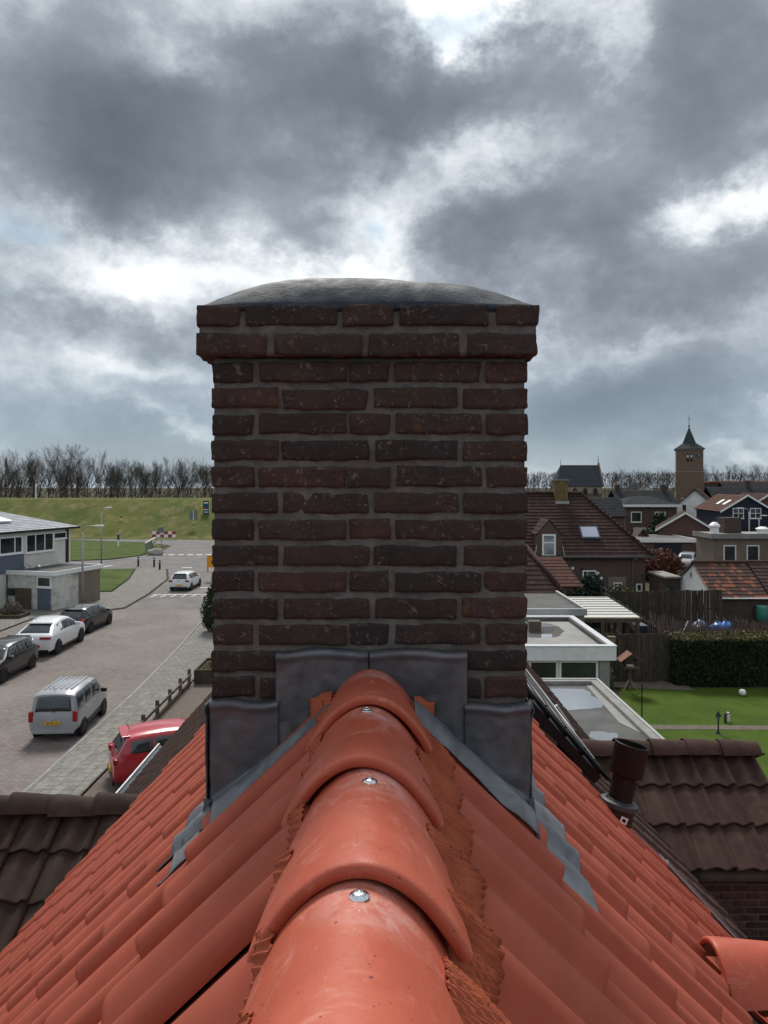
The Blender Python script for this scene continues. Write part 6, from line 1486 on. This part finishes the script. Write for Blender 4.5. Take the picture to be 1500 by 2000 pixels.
for (x, y, r_, hh) in ((-5.3, .8, .42, 1.0), (-1.0, 1.0, .5, .6)): b = MB(); b.lathe([(r_*.85, 0), (r_*.85, hh*.55), (r_*1.1, hh*.6), (r_*1.1, hh*.75), (r_*.5, hh), (.02, hh*1.05)], 16, (x, y, 4.42)); part('roof_vent', b, m_white, fb_, 40)
b = MB(); b.box(-4.2, -2.7, 1.3, 2.8, 4.43, 5.8); part('roof_hut', b, bw('dark'), fb_); b = MB(); b.box(-5.2, -.6, -.05, -.002, .1, 1.75); part('lower_panel', b, basic('grey_green_panel', (.10, .11, .10), .6, .1), fb_)
gable_house('brown_gable_house', 'low house with tile hung brown gable and white barge boards', (35.6, 84.6, 0), R(-21), 6.0, 8, 3.5, 5.4, bw('red'), mt_brown)
b = MB(); b.extr([(28.2, 83, 0), (31.6, 83, 0), (31.6, 83, 1.1), (29.9, 83, 3.4), (28.2, 83, 1.1)], (0, .1, 0))
t = thing('timber_porch', 'brown timber A frame porch before the tile hung gable', 'porch'); part('panel', b, basic('orange_brown_timber', (.16, .085, .048), .8, .2), t); b = MB(); b.extr([(27.9, 82.6, 1.0), (29.9, 82.6, 3.7), (29.9, 82.6, 3.45), (28.1, 82.6, .95)], (0, 2, 0)); part('roof_slope', b, m_woodd, t); b = MB(); b.extr([(31.9, 82.6, 1.0), (29.9, 82.6, 3.7), (29.9, 82.6, 3.45), (31.7, 82.6, .95)], (0, 2, 0)); part('roof_slope', b, m_woodd, t)
hip_house('hipped_bungalow', 'brick house with grey hipped roof and broad white fascia', (40.2, 108, 0), 0, 7.6, 9, 5.55, 6.9, bw('brown'), mt_dark, ((-3.0, 3.0, 1.6, 1.6, (), ()), (.6, 3.0, 1.6, 1.6, (), ()), (-2.6, .8, 1.8, 1.4, (.5,), ()), (1.6, .9, 1.4, 1.3, (.5,), ())))
gable_house('slate_roofed_house', 'yellow brick house with long dark slate roof behind the bungalow', (50.8, 128, 0), R(90), 7.5, 10.0, 5.2, 7.7, bw('yellow'), mt_dark, chim=((0, 1.0, .9), (0, 9.2, .9)), trim=False)
gable_house('small_slate_house', 'small brick house with dark roof right of the big brown roof', (33.0, 101.5, 0), R(90), 6.0, 4.3, 4.6, 6.9, bw('brown'), mt_dark, trim=False, sides=((4.6, 2.6, 1.2, 1.2, (.5,), ()),))
gable_house('white_gable_house', 'far small house with white timber gable', (62, 170, 0), 0, 5.2, 9, 6.2, 9.1, bw('brown'), mt_dark, ((-1.2, 6.3, 2.4, 1.1, (.33, .66), ()),), gable_mat=m_white)
gable_house('navy_boarded_house', 'house with navy boarded gable, white windows and brown roof', (46.6, 92, 0), R(-8), 6.0, 11.5, 5.45, 7.35, m_navy, mt_red, ((-1.75, 4.35, 1.35, 1.35, (.5,), (.5,)), (.35, 4.35, 1.35, 1.35, (.5,), (.5,))), sky=((2.0, .30, .95, 1.1), (4.6, .30, .95, 1.1)))
gable_house('brick_gable_house', 'brown brick gabled house directly right of the navy house', (52.2, 97, 0), R(-8), 6.6, 10, 5.3, 7.5, bw('red'), mt_brown, ((-1, 3.6, 1.4, 1.2, (.5,), ()),))
gable_house('far_right_gable_house', 'brown gabled house at the right edge behind the navy house', (58.8, 103, 0), R(-8), 6.6, 10, 5.0, 7.2, bw('brown'), mt_brown, ((-1, 3.4, 1.4, 1.2, (.5,), ()),))
gable_house('solar_white_house', 'narrow white house with solar panels on its roof below the tower', (48.6, 112, 0), R(-28), 5.2, 8, 5.6, 8.0, bw('red'), mt_brown, ((-1.9, 4.2, .7, 1.4, (), ()),), gable_mat=m_white, trim=False, sky=((1.5, .2, 2.4, 2.0), (4.4, .2, 2.4, 2.0)))
gable_house('long_dark_roofed_row', 'long row with dark roof and chimneys behind the navy house', (108.0, 142, 0), R(90), 8.0, 44, 5.2, 8.2, bw('dark'), mt_dark, chim=((0, 3, 1.2), (0, 14, 1.2), (0, 26, 1.2), (0, 36, 1.2)), trim=False)
gable_house('distant_dark_house', 'distant dark roofed houses under the orange roof', (132, 196, 0), R(90), 9, 40, 6.0, 9.2, bw('dark'), mt_dark, trim=False, chim=((0, 8, 1), (0, 24, 1)))
flat_box('orange_roofed_building', 'long distant building with bright orange roof edge', 105, 160, 230, 240, 9.6, bw('dark'), basic('orange_roof_edge', (.34, .105, .055), .7, .1), cat='building')
gable_house('dark_twin_house', 'pair of dark chimneys and roof left of the church nave', (32, 150, 0), R(90), 8, 18, 5.2, 7.6, bw('dark'), mt_dark, chim=((0, 5.2, 2.0), (0, 7.4, 2.0)), trim=False)
gable_house('grey_terrace_house', 'grey flat fronted house under the navy gable', (51.0, 86.5, 0), 0, 9.0, 4, 3.2, 4.1, basic('grey_wall', (.17, .18, .18), .8, .1), mt_dark, ((-3.5, 1.2, 1.6, 1.3, (.5,), ()), (-.6, 1.2, 1.6, 1.3, (.5,), ()), (2.2, 1.2, 1.6, 1.3, (.5,), ())), trim=False)
gable_house('brown_roof_house_right', 'nearer brown tiled roof at the right edge below the lamp post', (38.6, 56, 0), 0, 9.6, 7, 1.6, 5.6, bw('red'), mt_brown, trim=False)
for i, (px, y, h, lab) in enumerate([(1232, 80, 1.9, 'dark hedge row between the gardens left of the bungalow'), (1200, 90, 2.4, 'brownish shrubs below the small slate house')]):
    shrub('garden_hedge', lab, 'hedge', ((px-750)*y/F, y, 0), [(0, 0, h*.5, 3.0, 1.5, h*.6), (-3, 0, h*.5, 2.5, 1.5, h*.55), (3, .5, h*.4, 2.4, 1.3, h*.5)], m_lf_hedge if i == 0 else m_lf_brown, 3600, .2, 51+i)
shrub('dark_conifer', 'dark green conifer in front of the hipped bungalow', 'conifer', (37.0, 96, 0), [(0, 0, 2.0, 1.6, 1.4, 2.2, 2), (0, 0, 3.6, .9, .9, 1.4, 1), (1.8, .5, 1.3, 1.2, 1.1, 1.4, 1)], m_lf_dark, 4200, .17, 41, 2)
shrub('round_evergreen', 'round evergreen behind the flat garage roof', 'shrub', (34.2, 92, 0), [(0, 0, 1.4, 2.2, 1.5, 1.6)], m_lf_ever, 2600, .17, 42, 1.4)
# church
mch = bw('church')
cn = thing('church_nave', 'church nave with steep slate roof and pale stone eaves', 'church', (56.2, 232, 0))
b = MB(); b.box(0, 14.4, 0, 10, 0, 8.0); part('wall', b, mch, cn); b = MB(); b.box(-.2, 14.5, -.25, -.01, 5.6, 8.1); part('stone_band', b, basic('sandstone', (.30, .24, .17), .9, .2, .8), cn)
uvroof('roof', mt_church, cn, [((-.6, -.6, 8.0), (14.5, -.6, 8.0), (14.5, 5, 15.0), (2.2, 5, 15.0)), ((14.5, 10.6, 8.0), (-.6, 10.6, 8.0), (2.2, 5, 15.0), (14.5, 5, 15.0)), ((-.6, 10.6, 8.0), (-.6, -.6, 8.0), (2.2, 5, 15.0), (2.2, 5, 15.001))], .5, .03)
b = MB(); b.extr([(14.5, -.5, 7.8), (14.5, 10.5, 7.8), (14.5, 5, 15.8)], (.5, 0, 0)); part('end_gable', b, mch, cn); b = MB(); b.lathe([(.16, 15), (.05, 18.2)], 6, (14.6, 5, 0)); part('pinnacle', b, m_black, cn); b = MB(); b.lathe([(.10, 15), (.03, 17)], 6, (2.2, 5, 0)); part('pinnacle', b, m_black, cn)
for i in range(4): b = MB(); b.extr([(1.5+i*3.3, -.3, 5.2), (3.0+i*3.3, -.3, 5.2), (3.0+i*3.3, -.3, 6.8), (2.25+i*3.3, -.3, 7.6), (1.5+i*3.3, -.3, 6.8)], (0, .04, 0)); part('window', b, m_glass, cn)
tw = thing('church_tower', 'square brick church tower with slate spire, clock and belfry openings', 'church tower', (90.0, 221, 0), R(-20))
b = MB(); b.box(0, 7.9, 0, 7.9, 0, 12.4); part('lower_stage', b, mch, tw); b = MB(); b.box(-.08, 7.98, -.08, 7.98, 12.4, 12.65); part('string_course', b, m_conc, tw); b = MB(); b.box(.12, 7.78, .12, 7.78, 12.65, 19.3); part('belfry_stage', b, mch, tw); b = MB(); b.box(-.25, 8.15, -.25, 8.15, 19.3, 19.55); part('cornice', b, m_conc, tw)
sp0 = [(-.4, -.4, 19.56), (8.3, -.4, 19.56), (8.3, 8.3, 19.56), (-.4, 8.3, 19.56)]; sp1 = [(2.1, 2.1, 21.4), (5.8, 2.1, 21.4), (5.8, 5.8, 21.4), (2.1, 5.8, 21.4)]; ap = (3.95, 3.95, 26.6)
uvroof('spire', mt_spire, tw, [(sp0[i], sp0[(i+1) % 4], sp1[(i+1) % 4], sp1[i]) for i in range(4)]+[(sp1[i], sp1[(i+1) % 4], (3.95, 3.95, 26.6), (3.95, 3.95, 26.601)) for i in range(4)], .5, .02)
b = MB(); b.lathe([(.12, 26.4), (.28, 26.9), (.08, 27.2), (.05, 30.4)], 8, (3.95, 3.95, 0)); b.box(3.5, 4.4, 3.9, 4.0, 28.9, 29.05); part('finial', b, m_black, tw)
for (x) in (2.95, 4.0):
    for z in (15.6, 16.95):
        b = MB(); b.extr([(x, .10, z), (x+.85, .10, z), (x+.85, .10, z+(.9 if z < 16 else .7)), (x+.42, .10, z+(1.0 if z < 16 else 1.25)), (x, .10, z+(.9 if z < 16 else .7))], (0, .015, 0)); part('belfry_opening', b, m_black, tw)
    b = MB(); b.box(x+.2, x+.65, .06, .095, 17.0, 17.6); part('louvre', b, m_white, tw)
b = MB(); b.lathe([(.85, 0), (.85, .05), (.75, .06)], 24, (6.4, .115, 17.4), Matrix.Rotation(R(90), 4, 'X')); ck = part('clock', b, basic('dark_clock', (.02, .022, .03), .5, .1), tw)
b = MB(); b.box(6.36, 6.44, .03, .045, 17.35, 18.05); b.box(6.40, 6.85, .03, .0451, 17.30, 17.39); part('clock_hand', b, m_frame, ck)
for k in range(12): a = k*math.pi/6; b = MB(); b.box(6.4+.66*math.cos(a)-.05, 6.4+.66*math.cos(a)+.05, .035, .05, 17.4+.66*math.sin(a)-.05, 17.4+.66*math.sin(a)+.05); part('hour_mark', b, m_frame, ck)
